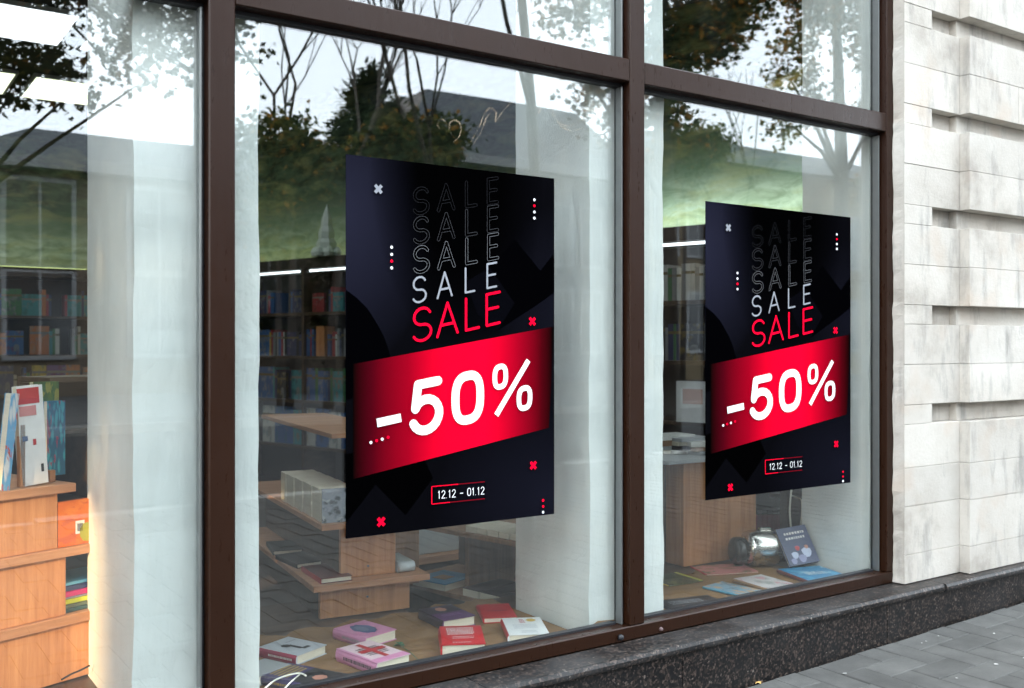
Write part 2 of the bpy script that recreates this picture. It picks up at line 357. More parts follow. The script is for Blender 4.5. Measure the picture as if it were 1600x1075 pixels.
# upper wall above the shopfront, so light falls in as from a street
up=thing('shop_building','pale stone building wall above the brown framed shopfront','building',(0,0,0))
bx((-9,-.045,TOPZ+.07),(9,.35,8.2),'wall',STONE,up)
bx((-9,-.045,-.2),(-1.852,.35,TOPZ+.069),'wall',STONE,up)
bx((-9,.35,8.0),(9,9,8.2),'roof',flat('roof_felt',(.06,.06,.06),.9),up)
# interior shell
struct('interior_floor',MB().box((-4.2,.5,-.20),(6,7.6,-.15)),FLOORM)
struct('interior_ceiling',MB().box((-4.2,.10,3.0),(6,7.6,3.08)),CEIL)
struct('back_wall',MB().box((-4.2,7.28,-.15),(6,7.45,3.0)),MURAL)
struct('left_wall',MB().box((-4.3,.1,-.2),(-4.2,7.6,3.05)),WALLI)
F0=Vector((3.81,1.72)); FD=Vector((-.283,.959)).normalized(); FN=Vector((FD.y,-FD.x))   # shelving wall front line; FN points into the wall
fang=math.atan2(FD.y,FD.x)
def FM(s,o,z): return Vector((F0.x+FD.x*s+FN.x*o,F0.y+FD.y*s+FN.y*o,z))
def boxF(mb,s0,s1,o0,o1,z0,z1,mi=0):
    vs=[FM(a,b,c) for c in (z0,z1) for a,b in ((s0,o0),(s0,o1),(s1,o1),(s1,o0))]
    return mb.add(vs,[(3,2,1,0),(4,5,6,7),(0,1,5,4),(1,2,6,5),(2,3,7,6),(3,0,4,7)],mi)
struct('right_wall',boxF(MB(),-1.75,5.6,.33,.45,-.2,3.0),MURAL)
struct('end_wall',MB().box((3.95,.36,-.2),(6,.44,3.0)),WALLI)

# plaster pillars
def pillar(x0,x1,y0,y1,z0,z1,label):
    bm=bmesh.new(); 
    nz=44; nx=6; ny=8
    rng=random.Random(int(x0*100)); vs=[]
    def P(x,y,z,e): # uneven plaster corner
        return (x+e*.002*math.sin(z*9+x*5)+e*.0012*math.sin(z*31+1.3), y+.0015*math.sin(z*13+x*9)+.001*math.sin(z*40+2), z)
    ring=[(x0,y0,1),(x1,y0,1),(x1,y1,0),(x0,y1,0)]
    rows=[]
    for i in range(nz+1):
        z=z0+(z1-z0)*i/nz; rows.append([bm.verts.new(P(a,b,z,e)) for a,b,e in ring])
    for i in range(nz):
        for k in range(4): bm.faces.new((rows[i][k],rows[i][(k+1)%4],rows[i+1][(k+1)%4],rows[i+1][k]))
    bm.faces.new(rows[0][::-1]); bm.faces.new(rows[-1])
    me=bpy.data.meshes.new('plaster_pillar'); bm.to_mesh(me); bm.free(); me.materials.append(PLASTER)
    o=bpy.data.objects.new('plaster_pillar',me); COL.objects.link(o); return tag(o,label,'pillar')
pillar(.542,.826,.075,.555,.17,3.0,'white plastered pillar behind the leftmost brown post, between dark shop and large pane')
pillar(1.8206,2.11,.075,.455,.17,3.0,'white plastered pillar behind the middle brown post, next to the red and white books')
pillar(3.115,3.32,.066,.371,.17,3.0,'greenish white plastered pillar inside the right end of the shop window')
pillar(-.92,-.62,.08,.5,.17,3.0,'white plastered pillar just beyond the left edge of the picture')

# shopfront frame
sf=thing('shopfront','dark brown metal shopfront frame holding the large glass panes','shopfront',(0,0,FR_Z0))
def sfp(a,b,name,m,bev=.002):
    return MB().box((a[0],a[1],a[2]-FR_Z0),(b[0],b[1],b[2]-FR_Z0)).build(name,m,sf,bev)
MULL=[(-.60,-.54),(.685,.745),(1.912,1.969),(JX-.064,JX)]
for a,b in MULL: sfp((a,0,FR_Z1+.0005),(b,.075,TOPZ),'mullion',BROWN,.003)
spans=[(-1.85,-.60),(-.54,.685),(.745,1.912),(1.969,JX-.064)]
for a,b in spans:
    sfp((a+.0005,.001,TR0),(b-.0005,.07,TR1),'transom',BROWN,.003)
    sfp((a+.02,.04,FR_Z1-.002),(b-.02,.062,FR_Z1+.006),'gasket',RUBBER,0)
    sfp((a+.001,.035,TR0-.010),(b-.001,.062,TR0-.0005),'gasket',RUBBER,0)
    for z0,z1 in ((FR_Z1+.001,TR0-.011),(TR1+.001,TOPZ-.001)):
        sfp((a+.0005,.036,z0),(a+.007,.062,z1),'gasket',RUBBER,0)
        sfp((b-.007,.036,z0),(b-.0005,.062,z1),'gasket',RUBBER,0)
        sfp((b-.013,.024,z0),(b-.0072,.05,z1),'glazing_bead',ALU,.001)
        g=sfp((a+.006,.046,z0-.004),(b-.006,.052,z1+.004),'glass_pane',GLASS,0)
sfp((-1.85,0,FR_Z0),(JX,.075,FR_Z1),'bottom_rail',BROWN,.003)
sfp((-1.85,0,TOPZ+.0005),(JX,.075,TOPZ+.07),'top_rail',BROWN,.003)
kn=at(970,996,-.006); MB().lathe((kn.x,kn.y,kn.z-FR_Z0),[(0,-.006),(.008,-.006),(.009,.002),(.006,.007),(0,.007)],10,M=Matrix.Rotation(R(90),4,'X')).build('rail_stop',RUBBER,sf,smooth=True)
kn=at(1033,983,-.002); MB().lathe((kn.x,kn.y,kn.z-FR_Z0),[(0,-.002),(.007,-.002),(.005,.004),(0,.004)],10,M=Matrix.Rotation(R(90),4,'X')).build('screw_cap',flat('dusty_cap',(.12,.08,.08),.6),sf,smooth=True)

# finger smears on the large pane
pane=[o for o in bpy.data.objects if o.name.startswith('glass_pane') and abs(o.bound_box[0][0]-.751)<.01 and o.bound_box[0][2]<.5][0]
def ribbon(mb,pts,w,off=0.0,nrm='y'):
    pts=[Vector(p) for p in pts]; A=[];B=[]
    for i,p in enumerate(pts):
        a=pts[max(i-1,0)]; b=pts[min(i+1,len(pts)-1)]; d=(b-a); 
        if d.length<1e-9: d=Vector((1,0,0))
        d.normalize(); n=Vector((d.z,0,-d.x)); ww=w[i] if isinstance(w,list) else w
        if 0<i<len(pts)-1:
            d1=(p-a).normalized(); d2=(b-p).normalized(); c=max(.5,math.sqrt(max(0,(1+d1.dot(d2))/2))); ww=ww/c
        A.append(p+n*ww/2+Vector((0,off,0)));B.append(p-n*ww/2+Vector((0,off,0)))
    n=len(pts); mb.add(A+B,[(i,i+1,n+i+1,n+i) for i in range(n-1)])
def smooth_pts(pts,k=6):
    out=[]; P=[Vector(p) for p in pts]
    for i in range(len(P)-1):
        p0=P[max(i-1,0)];p1=P[i];p2=P[i+1];p3=P[min(i+2,len(P)-1)]
        for j in range(k):
            t=j/k; out.append(.5*((2*p1)+(p2-p0)*t+(2*p0-5*p1+4*p2-p3)*t*t+(3*p1-p0-3*p2+p3)*t**3))
    out.append(P[-1]); return out
SMP=[[(712,218),(703,205),(703,192),(712,188),(720,196),(718,212),(708,222)],[(735,222),(748,200),(757,178),(766,169),(775,176),(774,190),(784,176),(800,158)],[(739,226),(752,205),(760,184),(768,176)],
 [(838,166),(842,177),(845,165)],[(858,168),(868,186),(884,196),(904,192),(922,178),(940,165)],[(862,170),(874,194),(892,204),(912,200)],
 [(905,150),(900,162),(912,172),(930,170),(944,156),(946,140),(936,142),(938,158)],[(690,205),(684,195),(690,186),(698,192)]]
for s in SMP:
    mb=MB(); pts=smooth_pts([at(x,y,.0448) for x,y in s]); n=len(pts)
    ribbon(mb,[p-Vector((0,0,FR_Z0)) for p in pts],[.0015+.0032*math.sin(math.pi*i/(n-1)) for i in range(n)])
    o=mb.build('smear',SMEAR,pane)

# granite coping and plinth
pl=thing('granite_plinth','speckled dark granite plinth and coping under the shop window','plinth',(0,0,0))
xs=[-4,-2.6,-1.2,.1,1.35,2.62,3.3,4.35,5.5,6.7]
for i in range(len(xs)-1):
    x0,x1=xs[i]+.001,xs[i+1]-.001; yf=-.118 if x1<3.5 else -.125
    mb=MB(); prof=[(-.002,.150),(yf+.012,.150),(yf+.002,.154),(yf,.160),(yf,.168),(yf+.006,.1765),(yf+.012,.1782),(-.002,.1783)]
    if x1>3.4: prof[0]=(-.04,.150); prof[-1]=(-.04,.1783)
    n=len(prof); vs=[(x0,a,b) for a,b in prof]+[(x1,a,b) for a,b in prof]
    mb.add(vs,[(k,(k+1)%n,n+(k+1)%n,n+k) for k in range(n)]+[tuple(range(n-1,-1,-1)),tuple(range(n,2*n))]); mb.build('coping_slab',GRAN2,pl)
xs=[-4,-2.9,-1.7,-.45,.85,2.02,2.98,4.1,5.3,6.7]
for i in range(len(xs)-1):
    bx((xs[i]+.0012,-.103,-.12),(xs[i+1]-.0012,.0,.1495),'granite_slab',GRAN,pl,.0015)
bx((-4,-.0985,-.12),(6.7,-.02,.149),'mortar_bed',flat('grey_slab_joint',(.14,.14,.14),.9),pl)

# stone wall to the right
sw=thing('stone_wall','weathered pale limestone wall with deep horizontal grooves right of the window','wall',(0,0,0))
X0,XS,X9=3.192,3.5065,6.6
bx((X0+.01,-.0,.179),(XS+.003,.30,8.0),'backing',MORTAR,sw); bx((XS+.004,-.028,.179),(X9,.30,8.0),'backing',MORTAR,sw)
stone_rng=random.Random(3)
def block(x0,x1,y0,y1,z0,z1):
    g=.0007; d=stone_rng.uniform(-.0008,.0008)
    mb=MB().box((x0+g,y0+d,z0+g),(x1-g,y1,z1-g)); o=mb.build('stone_block',STONE,sw,.0009)
gtops=[-.2195+CZ+.361*k for k in range(0,6)]   # top of each groove
gh=.070
levels=[]  # (z0,z1,groove?)
edges=[.180,CZ-.757,CZ-.583,CZ-.445,gtops[0]-gh]
for a,b in zip(edges[:-1],edges[1:]): levels.append((a,b,False))
for k,g0 in enumerate(gtops):
    levels.append((g0-gh,g0,True)); nxt=g0+.361-gh; mid=(g0+nxt)/2
    levels.append((g0,mid,False)); levels.append((mid,nxt,False))
for i,(z0,z1,gr) in enumerate(levels):
    if z1>3.1: continue
    if gr:
        block(3.162,3.331,-.045,.03,z0,z1)
        block(3.331,XS+.0,-.002,.03,z0,z1)
        block(XS,4.4,-.032,.03,z0,z1); block(4.4,5.5,-.032,.03,z0,z1); block(5.5,X9,-.032,.03,z0,z1)
    else:
        j=stone_rng.uniform(-.03,.03)
        if stone_rng.random()<.25: block(3.162,3.331+j,-.045,.03,z0,z1); block(3.331+j,XS,-.045,.03,z0,z1)
        else: block(3.162,XS,-.045,.03,z0,z1)
        x=XS; y_=-.085
        step=[.22,.44,.34,.55,.4]; q=stone_rng.randrange(5)
        xb=[XS,XS+step[q]]
        while xb[-1]<X9-.2: xb.append(min(X9,xb[-1]+step[(q+len(xb))%5]+.12))
        for a,b in zip(xb[:-1],xb[1:]): block(a,b,y_,.03,z0,z1)
# rough plaster strip hiding the joint between frame and wall
mb=MB(); n=120; vs=[];
for i in range(n+1):
    z=.182+(3.0-.182)*i/n; e=.003*math.sin(z*21)+stone_rng.uniform(-.0025,.0025)
    vs+=[(JX-.022+e,-.0035,z),(3.1615,-.0455,z)]
# strip runs from frame face outwards to the wall corner
vs=[]
for i in range(n+1):
    z=.182+(3.0-.182)*i/n; e=.0025*math.sin(z*21)+stone_rng.uniform(-.003,.003)
    vs+=[(3.158+e,-.0015,z),(3.1608,-.043,z)]
mb.add(vs,[(2*i,2*i+1,2*i+3,2*i+2) for i in range(n)]); mb.build('plaster_reveal',STONE,sw)

# ------------------------------------------------------------ posters
RED=pure('poster_red',(.84,.002,.026),.5); WHITE=pure('poster_white',(.80,.80,.82),.5); GREYI=pure('poster_grey',(.25,.26,.29),.5); GREYO=pure('poster_outline_grey',(.12,.122,.13),.5)
G2=pure('poster_faint_grey',(.038,.038,.042),.5); G1=pure('poster_fainter_grey',(.013,.013,.015),.5); BLK=pure('poster_black',(.0004,.0004,.0005),.5); DK2=pure('poster_near_black',(.0016,.0016,.0026),.5)
DKX=pure('poster_dark_shape',(.0005,.0005,.0008),.5)
def b_poster(t,o):
    tc=N(t,'ShaderNodeTexCoord'); s=N(t,'ShaderNodeSeparateXYZ'); L(t,tc.outputs['Generated'],s.inputs[0]); x=s.outputs[0]; z=s.outputs[2]
    def blob(cx,cz,rx,rz,p):
        a=mth(t,'DIVIDE',mth(t,'SUBTRACT',x,cx),rx); b=mth(t,'DIVIDE',mth(t,'SUBTRACT',z,cz),rz)
        r=mth(t,'SQRT',mth(t,'ADD',mth(t,'MULTIPLY',a,a),mth(t,'MULTIPLY',b,b)))
        v=mth(t,'SUBTRACT',1.0,r); v=mth(t,'MAXIMUM',v,0.0); return mth(t,'POWER',v,p)
    f=mth(t,'ADD',blob(-.02,.85,.42,.42,.8),mth(t,'MULTIPLY',blob(1.0,.06,.62,.28,.9),.45)); f=mth(t,'ADD',f,mth(t,'MULTIPLY',blob(1.02,.62,.34,.30,.9),.32))
    c=ramp(t,f,[(0,(.0018,.0018,.0026)),(.35,(.0045,.0046,.008)),(1,(.0125,.0128,.024))])
    dk=mth(t,'MINIMUM',mth(t,'MULTIPLY',blob(.52,1.0,.42,.52,.7),1.6),1.0)
    c=mixc(t,dk,c,(.0004,.0004,.0005))
    bsdf(t,o,c,.4,0,.0)
POSTER=mat('poster_navy_print',b_poster)
def b_banner(t,o):
    tc=N(t,'ShaderNodeTexCoord'); s=N(t,'ShaderNodeSeparateXYZ'); L(t,tc.outputs['Generated'],s.inputs[0])
    c=ramp(t,s.outputs[0],[(0,(.002,.001,.001)),(.08,(.05,.001,.004)),(.25,(.24,.001,.009)),(.42,(.66,.0012,.018)),(.62,(.70,.0012,.020)),(.80,(.27,.001,.010)),(.93,(.05,.001,.003)),(.99,(.001,.001,.001))])
    bsdf(t,o,c,.4,0,.0)
BANNER=mat('poster_red_banner_print',b_banner)
def arc(cx,cy,rx,ry,a0,a1,n=14): return [(cx+rx*math.cos(R(a0+(a1-a0)*i/n)),cy+ry*math.sin(R(a0+(a1-a0)*i/n))) for i in range(n+1)]
def rrect(cx,cy,rx,ry,n=36,e=2.7):
    out=[]
    for i in range(n+1):
        a=2*math.pi*i/n+.3; c,s=math.cos(a),math.sin(a); out.append((cx+rx*abs(c)**(2/e)*(1 if c>0 else -1),cy+ry*abs(s)**(2/e)*(1 if s>0 else -1)))
    return out
GLY={'S':[arc(.5,.745,.46,.255,22,270)+arc(.5,.25,.5,.25,90,-158)[1:]],'A':[[(.0,0),(.5,1),(1,0)],[(.17,.33),(.83,.33)]],
 'L':[[(0,1),(0,0),(1,0)]],'E':[[(1,1),(0,1),(0,0),(1,0)],[(0,.52),(.88,.52)]],
 '5':[[(.93,1),(.20,1),(.10,.50)]+arc(.48,.33,.49,.33,142,-155,18)[1:]],'0':[rrect(.5,.5,.46,.5)],'1':[[(.15,.78),(.55,1),(.55,0)]],
 '2':[arc(.5,.73,.42,.27,170,-25,12)+[(.05,0),(.95,0)]],'.':[[(0,0),(.001,.0)]],'-':[[(0,.42),(1,.42)]]}
def poster(xa,xb,ztop,zbot,label):
    W=xb-xa; H=ztop-zbot; po=thing('sale_poster',label,'poster',((xa+xb)/2,.0415,zbot))
    lay=[0.0]
    def U(s,v,l): return Vector(((s-.5)*W,-.0006-l*.00006,(1-v)*H))
    L_=[0]
    def poly(pts,name,m):
        L_[0]+=1; o=MB().add([U(s,v,L_[0]) for s,v in pts],[tuple(range(len(pts)))]).build(name,m,po); return o
    def circ(s,v,r,name,m,n=14): return poly([(s+r*math.cos(2*math.pi*k/n)/W*.0+ r*math.cos(2*math.pi*k/n)*(.9385/ .64)*1.0, v+r*math.sin(2*math.pi*k/n)) for k in range(n)][::-1],name,m)
    sh=MB().box((-W/2,-.0004,0),(W/2,.0012,H)).build('sheet',POSTER,po)
    def strokes(name,glyph,s0,s1,vb,h,slope,wd,m,sref,outline=None):
        # box: s0..s1 across, baseline v at sref
        def conv(p):
            s=s0+(s1-s0)*p[0]; v=vb+slope*(s-sref)-h*p[1]; return s,v
        for rnd,(mm,ww) in enumerate([(m,wd)]+([(outline,wd*.72)] if outline else [])):
            mb=MB()
            for st in GLY[glyph]:
                L_[0]+=1; l=L_[0]; pts=[U(*conv(p),l) for p in st]
                closed=(Vector(pts[0])-Vector(pts[-1])).length<1e-4 and len(pts)>4
                if closed: pts=pts+[pts[1]]
                # split at sharp corners
                seg=[pts[0]]; segs=[]
                for i in range(1,len(pts)):
                    seg.append(pts[i])
                    if i<len(pts)-1:
                        d1=(pts[i]-pts[i-1]); d2=(pts[i+1]-pts[i])
                        if d1.length>1e-9 and d2.length>1e-9 and d1.angle(d2)>R(35): segs.append(seg); seg=[pts[i]]
                segs.append(seg)
                for q,sg in enumerate(segs):
                    ribbon(mb,sg,ww,-q*.00002)
                    for e,(c,d) in enumerate(((sg[0],0),(sg[-1],1))):
                        cc=[c+Vector((ww/2*math.cos(2*math.pi*k/12),-.00001*(e+1)-q*.00002,ww/2*math.sin(2*math.pi*k/12))) for k in range(12)]
                        mb.add(cc,[tuple(range(12))])
            mb.build(name if not rnd else 'letter_fill',mm,po)
    # dark shapes
    c0=(-.42,.93); n=30
    pts=[(0,.35)]+[(-.30+.57*math.cos(R(a))*1.0,.64+.32*math.sin(R(a))) for a in [ -62+ (62+20)*i/16 for i in range(17)]]+[(.26,.80),(0.0,.90)]
    pts=[(0.0,.352),(.05,.375),(.09,.399),(.12,.427),(.145,.452),(.165,.477),(.178,.5),(.20,.53),(.225,.57),(.20,.9),(0,.95)]
    poly([(.0,.352),(.05,.375),(.09,.399),(.12,.427),(.145,.452),(.165,.477),(.178,.5),(.195,.535),(.21,.60),(.0,.64)],'dark_shape',DKX)
    poly([(.787,.19),(.925,.277),(1,.222),(1,.34),(.915,.375),(.70,.455),(.787,.375),(.664,.277)],'dark_shape',DKX)
    poly([(.54,.32),(.66,.275),(.787,.375),(.70,.455),(.60,.41)],'dark_shape',DK2)
    poly([(0,.86),(.0,.78),(.3,.75),(.385,.862),(.259,.955),(.127,.865),(.0,.958)],'dark_shape',BLK)
    # banner
    poly([(.03,.546),(1.0,.441),(.97,.742),(.03,.846)],'banner',BANNER)
    # letters
    sl=-.138
    def row(vb,h,m,wd,xs,outline=None,nm='letter'):
        for ch,(a,b) in zip('SALE',xs): strokes(nm,ch,a+.006,b-.006,vb,h,sl,wd,m,.33,outline)
    X3=[(.291,.368),(.404,.489),(.538,.597),(.646,.704)]
    row(.137,.068,G1,.0088,X3,BLK); row(.217,.068,G2,.0088,X3,BLK); row(.297,.068,GREYO,.0088,X3,BLK)
    row(.378,.068,GREYI,.0055,[(.285,.356),(.398,.478),(.532,.588),(.639,.697)])
    row(.484,.088,RED,.0071,[(.286,.380),(.397,.505),(.534,.609),(.636,.713)])
    k=W/.636
    sl2=-.108
    strokes('letter','5',.288,.415,.731,.128,sl2,.0242*min(k,1.06),WHITE,.327)
    strokes('letter','0',.483,.615,.706,.124,sl2,.0242*min(k,1.06),WHITE,.549)
    w0=.0150
    strokes('letter','0',.680,.741,.616,.058,sl2,w0,WHITE,.711); strokes('letter','0',.804,.868,.680,.058,sl2,w0,WHITE,.836)
    L_[0]+=1; mb=MB(); a,b=U(.690,.697,L_[0]),U(.857,.541,L_[0]); ribbon(mb,[a,b],.0155); mb.build('letter',WHITE,po)
    L_[0]+=1; mb=MB(); ribbon(mb,[U(.130,.7025,L_[0]),U(.236,.6915,L_[0])],.0215); mb.build('letter',WHITE,po)
    def dot(s,v,m): circ(s,v,.0042,'dot',m)
    for v,m in ((.07,WHITE),(.088,RED),(.106,WHITE),(.124,WHITE)): dot(.888,v,m)
    for v,m in ((.235,WHITE),(.254,WHITE),(.272,RED),(.290,WHITE)): dot(.194,v,m)
    for (s,v),m in zip(((.103,.753),(.128,.749),(.152,.746),(.178,.742)),(WHITE,RED,WHITE,RED)): dot(s,v,m)
    for v,m in ((.955,RED),(.973,RED),(.990,WHITE)): dot(.934,v,m)
    for s,v,m in ((.135,.083,GREYI),(.876,.427,RED),(.881,.849,RED),(.147,.965,RED)):
        L_[0]+=2; mb=MB(); c=U(s,v,L_[0]); q=.0095
        ribbon(mb,[c+Vector((-q*.95,0,-q)),c+Vector((q*.95,0,q))],.0085); ribbon(mb,[c+Vector((-q*.95,-.00004,q)),c+Vector((q*.95,-.00004,-q))],.0085); mb.build('cross_mark',m,po)
    # date box and date
    a,b,c,d=.375,.631,.884,.932; L_[0]+=1
    def line(p,q,m,nm='date_box_line'):
        L_[0]+=1; mb=MB(); ribbon(mb,[U(*p,L_[0]),U(*q,L_[0])],.0022); mb.build(nm,m,po)
    line((a,c),(a,d),RED); line((a,c),(.50,c),RED); line((.50,c),(b,c),DKR); line((a,d),(.46,d),RED); line((.46,d),(b,d),DKR); line((b,c),(b,d),BLK)
    x=.402
    for ch in '12.12 - 01.12':
        wch={'1':.013,'2':.020,'.':.006,' ':.012,'-':.016,'0':.020}[ch]
        if ch!=' ': strokes('date_character',ch,x+.002,x+wch-.001,.9185,.0205,0,.0018,WHITE,.4)
        x+=wch+.0035
    return po
DKR=pure('poster_dark_red_line',(.16,.002,.008),.5)
pA0,pA1=at(540.5,241,.041),at(866,803,.041)
poster(pA0.x,pA1.x,pA0.z,pA1.z,'larger looking near sale poster with a -50% red banner on the left large pane')
pB0,pB1=at(1102.5,314,.041),at(1329,754,.041)
poster(pB0.x,pB1.x,pB0.z,pB1.z,'farther sale poster with a -50% red banner on the right hand pane')

# ------------------------------------------------------------ display platform and paper
PZ=.186
pf=thing('display_platform','low wooden window platform covered with brown paper','platform',(0,0,0))
for a_,b_,e_ in ((-1.8,1.52,.95),(1.521,2.12,.61),(2.121,3.1,.95)):
    bx((a_,.066,.150),(b_,e_,.1825),'top_board',DIMW,pf); bx((a_,e_-.02,-.15),(b_,e_-.001,.1495),'front_board',DIMW,pf)
def paper(x0,x1,y0,y1,label,seed):
    rg=random.Random(seed); nx,ny=46,18; vs=[];fs=[]
    for j in range(ny+1):
        for i in range(nx+1):
            x=x0+(x1-x0)*i/nx; y=y0+(y1-y0)*j/ny
            if j==ny: y+=.02*math.sin(i*.9)+rg.uniform(-.012,.012)
            z=.1832+.0016*(1+math.sin(x*17+y*9)*math.cos(y*23-x*5))+rg.uniform(0,.0007)
            if j>=ny-1: z+=.004
            vs.append((x,y,z))
    fs=[(j*(nx+1)+i,j*(nx+1)+i+1,(j+1)*(nx+1)+i+1,(j+1)*(nx+1)+i) for j in range(ny) for i in range(nx)]
    o=MB().add(vs,fs).build('kraft_paper',KRAFT,smooth=True); tag(o,label,'paper')
paper(.83,1.815,.067,.60,'brown kraft paper with torn back edge under the books in the large pane',1)
paper(2.12,3.015,.067,.50,'brown kraft paper with curled back edge under the magazines in the right pane',2)
mb=MB(); c=az(945,970,.21); vs=[(1.79,.066,.190),(1.86,.066,.202),(2.0,.067,.192),(1.99,.074,.215),(1.85,.0735,.228),(1.795,.073,.205)]
tag(mb.add(vs,[(0,1,4,5),(1,2,3,4)]).build('torn_paper',KRAFT),'torn flap of brown paper at the foot of the middle white pillar','paper')

# ------------------------------------------------------------ books
def book(name,label,pN,pR,pL,th,covm,spm,prints=(),z0=PZ,pages=PAGES,cat='book',group=None,scale_th=1):
    zt=z0+th; Np,Rp,Lp=[az(*p,zt) for p in (pN,pR,pL)]
    X=(Rp-Np); w_=X.length; X.normalize(); Y=Vector((-X.y,X.x,0)); d_=(Lp-Np).dot(Y)
    shear=(Lp-Np).dot(X)
    if abs(shear)>.02:  # keep right angles: use the mean direction
        a=math.atan2(X.y,X.x); b=math.atan2((Lp-Np).y,(Lp-Np).x)-math.pi/2; m_=(a+b)/2; X=Vector((math.cos(m_),math.sin(m_),0)); Y=Vector((-X.y,X.x,0)); d_=(Lp-Np).length
    bk=thing(name,label,cat,(Np.x,Np.y,z0),math.atan2(X.y,X.x),group)
    ct=.0022 if th>.012 else .001
    mb=MB()
    prof=[(0,0),(w_,0),(w_,ct),(ct+.001,ct),(ct+.001,th-ct),(w_,th-ct),(w_,th),(0,th)]
    prof=[(w_,0),(w_,ct),(.004,ct),(.004,th-ct),(w_,th-ct),(w_,th),(.003,th),(-.001,th*.75),(-.0015,th*.5),(-.001,th*.25),(.003,0)]
    n=len(prof); vs=[(x,0,z) for x,z in prof]+[(x,d_,z) for x,z in prof]
    mb.add(vs,[(0,1,2,n-1 if False else 10)] if False else [])
    fs=[];ms=[]
    for k in range(n): fs.append(((k+1)%n,k,n+k,n+(k+1)%n)); ms.append(1 if k in (6,7,8,9) else 0)
    for off in (0,n):
        for q in ((0,1,2,10),(2,3,7,8),(2,8,9,10),(3,4,5,6),(3,6,7)):
            f=tuple(off+i for i in q); fs.append(f if off==0 else f[::-1]); ms.append(0)
    mb.v=vs; mb.f=fs; mb.m=ms; mb.build('cover',[covm,spm],bk)
    i_=.003
    bx((.0045,i_,ct+.0002),(w_-i_,d_-i_,th-ct-.0002),'page_block',pages,bk)
    for k,pr in enumerate(prints):
        kind,a,b,c,d,m=pr
        zz=th+.0003+.00015*k
        if kind=='r': vs=[(a*w_,b*d_,zz),(c*w_,b*d_,zz),(c*w_,d*d_,zz),(a*w_,d*d_,zz)]
        elif kind=='e': vs=[(a*w_+c*w_*math.cos(t*math.pi/10)*(1+.12*math.sin(t*2.1)),b*d_+d*d_*math.sin(t*math.pi/10)*(1+.1*math.cos(t*3.3)),zz) for t in range(20)]
        elif kind=='t':   # rows of small irregular marks: printed text too small to read
            rg=random.Random(k); mb=MB(); nl=max(1,int((d-b)*d_/.011)); lh=(d-b)/nl
            for l in range(nl):
                x=a+rg.uniform(0,.04)*(c-a); yb=b+lh*l
                while x<c-.02:
                    ww=rg.uniform(.012,.035)*.14/w_; mb.add([(x*w_,yb*d_,zz),(min(c,x+ww)*w_,yb*d_,zz),(min(c,x+ww)*w_,(yb+lh*.55)*d_,zz),(x*w_,(yb+lh*.55)*d_,zz)],[(0,1,2,3)]); x+=ww+rg.uniform(.005,.014)
            mb.build('printed_text',m,bk); continue
        elif kind=='s':   # marks on the spine
            rg=random.Random(k+5); mb=MB(); x=b
            while x<d:
                ww=rg.uniform(.01,.03); mb.add([(-.0022,x*d_,th*a),(-.0022,(x+ww)*d_,th*a),(-.0022,(x+ww)*d_,th*c),(-.0022,x*d_,th*c)],[(0,3,2,1)]); x+=ww+.012
            mb.build('spine_text',m,bk); continue
        MB().add(vs,[tuple(range(len(vs)))]).build('printed_shape',m,bk)
    return bk
c=lambda n,col,r=.38: flat(n,col,r)
BKD=c('ink_black',(.02,.02,.022)); CW=c('paper_white',(.72,.72,.72)); CR=c('cover_red',(.52,.015,.02)); CPK=c('cover_pink',(.62,.25,.42)); CB=c('cover_blue',(.05,.10,.22))
CPU=c('cover_purple_black',(.03,.018,.035)); CP2=c('cover_plum',(.10,.03,.12)); CMG=c('spine_magenta',(.30,.01,.05)); CLG=c('cover_pale_grey',(.48,.50,.54)); CY=c('ink_yellow',(.45,.30,.04)); CIN=c('cover_indigo',(.05,.035,.12))
INKR=c('ink_red',(.45,.02,.03)); INKG=c('ink_grey',(.30,.30,.33)); SKIN=c('print_skin',(.45,.20,.14)); GOLD=c('print_gold',(.60,.40,.06)); INKW=c('ink_white',(.75,.70,.68)); WARMP=c('pink_rough_paper',(.70,.52,.56))
book('book','pale grey hardback with a dark scarf drawing and magenta spine by the left pillar',(463,1025),(510.5,1007),(404,1011),.026,CLG,CMG,[('e',.42,.60,.11,.10,BKD),('r',.45,.25,.56,.60,BKD),('r',.50,.18,.72,.28,BKD),('t',.58,.72,.9,.80,INKG),('s',.4,.1,.62,.7,INKW)])
book('book','black and indigo hardback with a yellow title, lowest book in the large pane',(503,1074),(545.5,1053),(410.7,1053),.024,BKD,CIN,[('r',0,.55,1,1,CIN),('t',.15,.62,.9,.95,CY),('e',.5,.25,.16,.1,SKIN),('s',.35,.1,.6,.8,CY)])
book('book','grey paperback half hidden by the pillar below the scarf book',(395,1060),(431,1034.5),(372,1045),.026,c('cover_cool_grey',(.32,.33,.34)),CLG,[])
book('book','pink hardback with a blue oval picture, behind the other pink book',(570.6,997),(619.7,982.9),(516.9,982.9),.030,CPK,CPK,[('e',.48,.52,.26,.34,CB),('e',.45,.55,.12,.2,c('print_slate',(.12,.17,.27))),('s',.35,.15,.6,.7,INKG)])
book('book','pink hardback with a red cross over black lettering, front pink book',(588.5,1036.6),(641.4,1021.3),(520.7,1014.9),.034,WARMP,CPK,[('r',0,.0,1,.18,CPK),('r',0,.2,.08,1,CPK),('t',.22,.35,.85,.75,BKD),('r',.46,.18,.60,.92,INKR),('r',.18,.5,.92,.62,INKR),('s',.35,.12,.62,.8,BKD)])
book('book','dark purple hardback with a small face on its cover, beside the mid bookcase foot',(691.6,970.2),(745.4,962.5),(648,953.5),.030,CP2,CPU,[('r',0,.5,1,1,CPU),('e',.5,.75,.15,.14,SKIN),('t',.2,.25,.8,.42,c('ink_mauve',(.25,.12,.28)))])
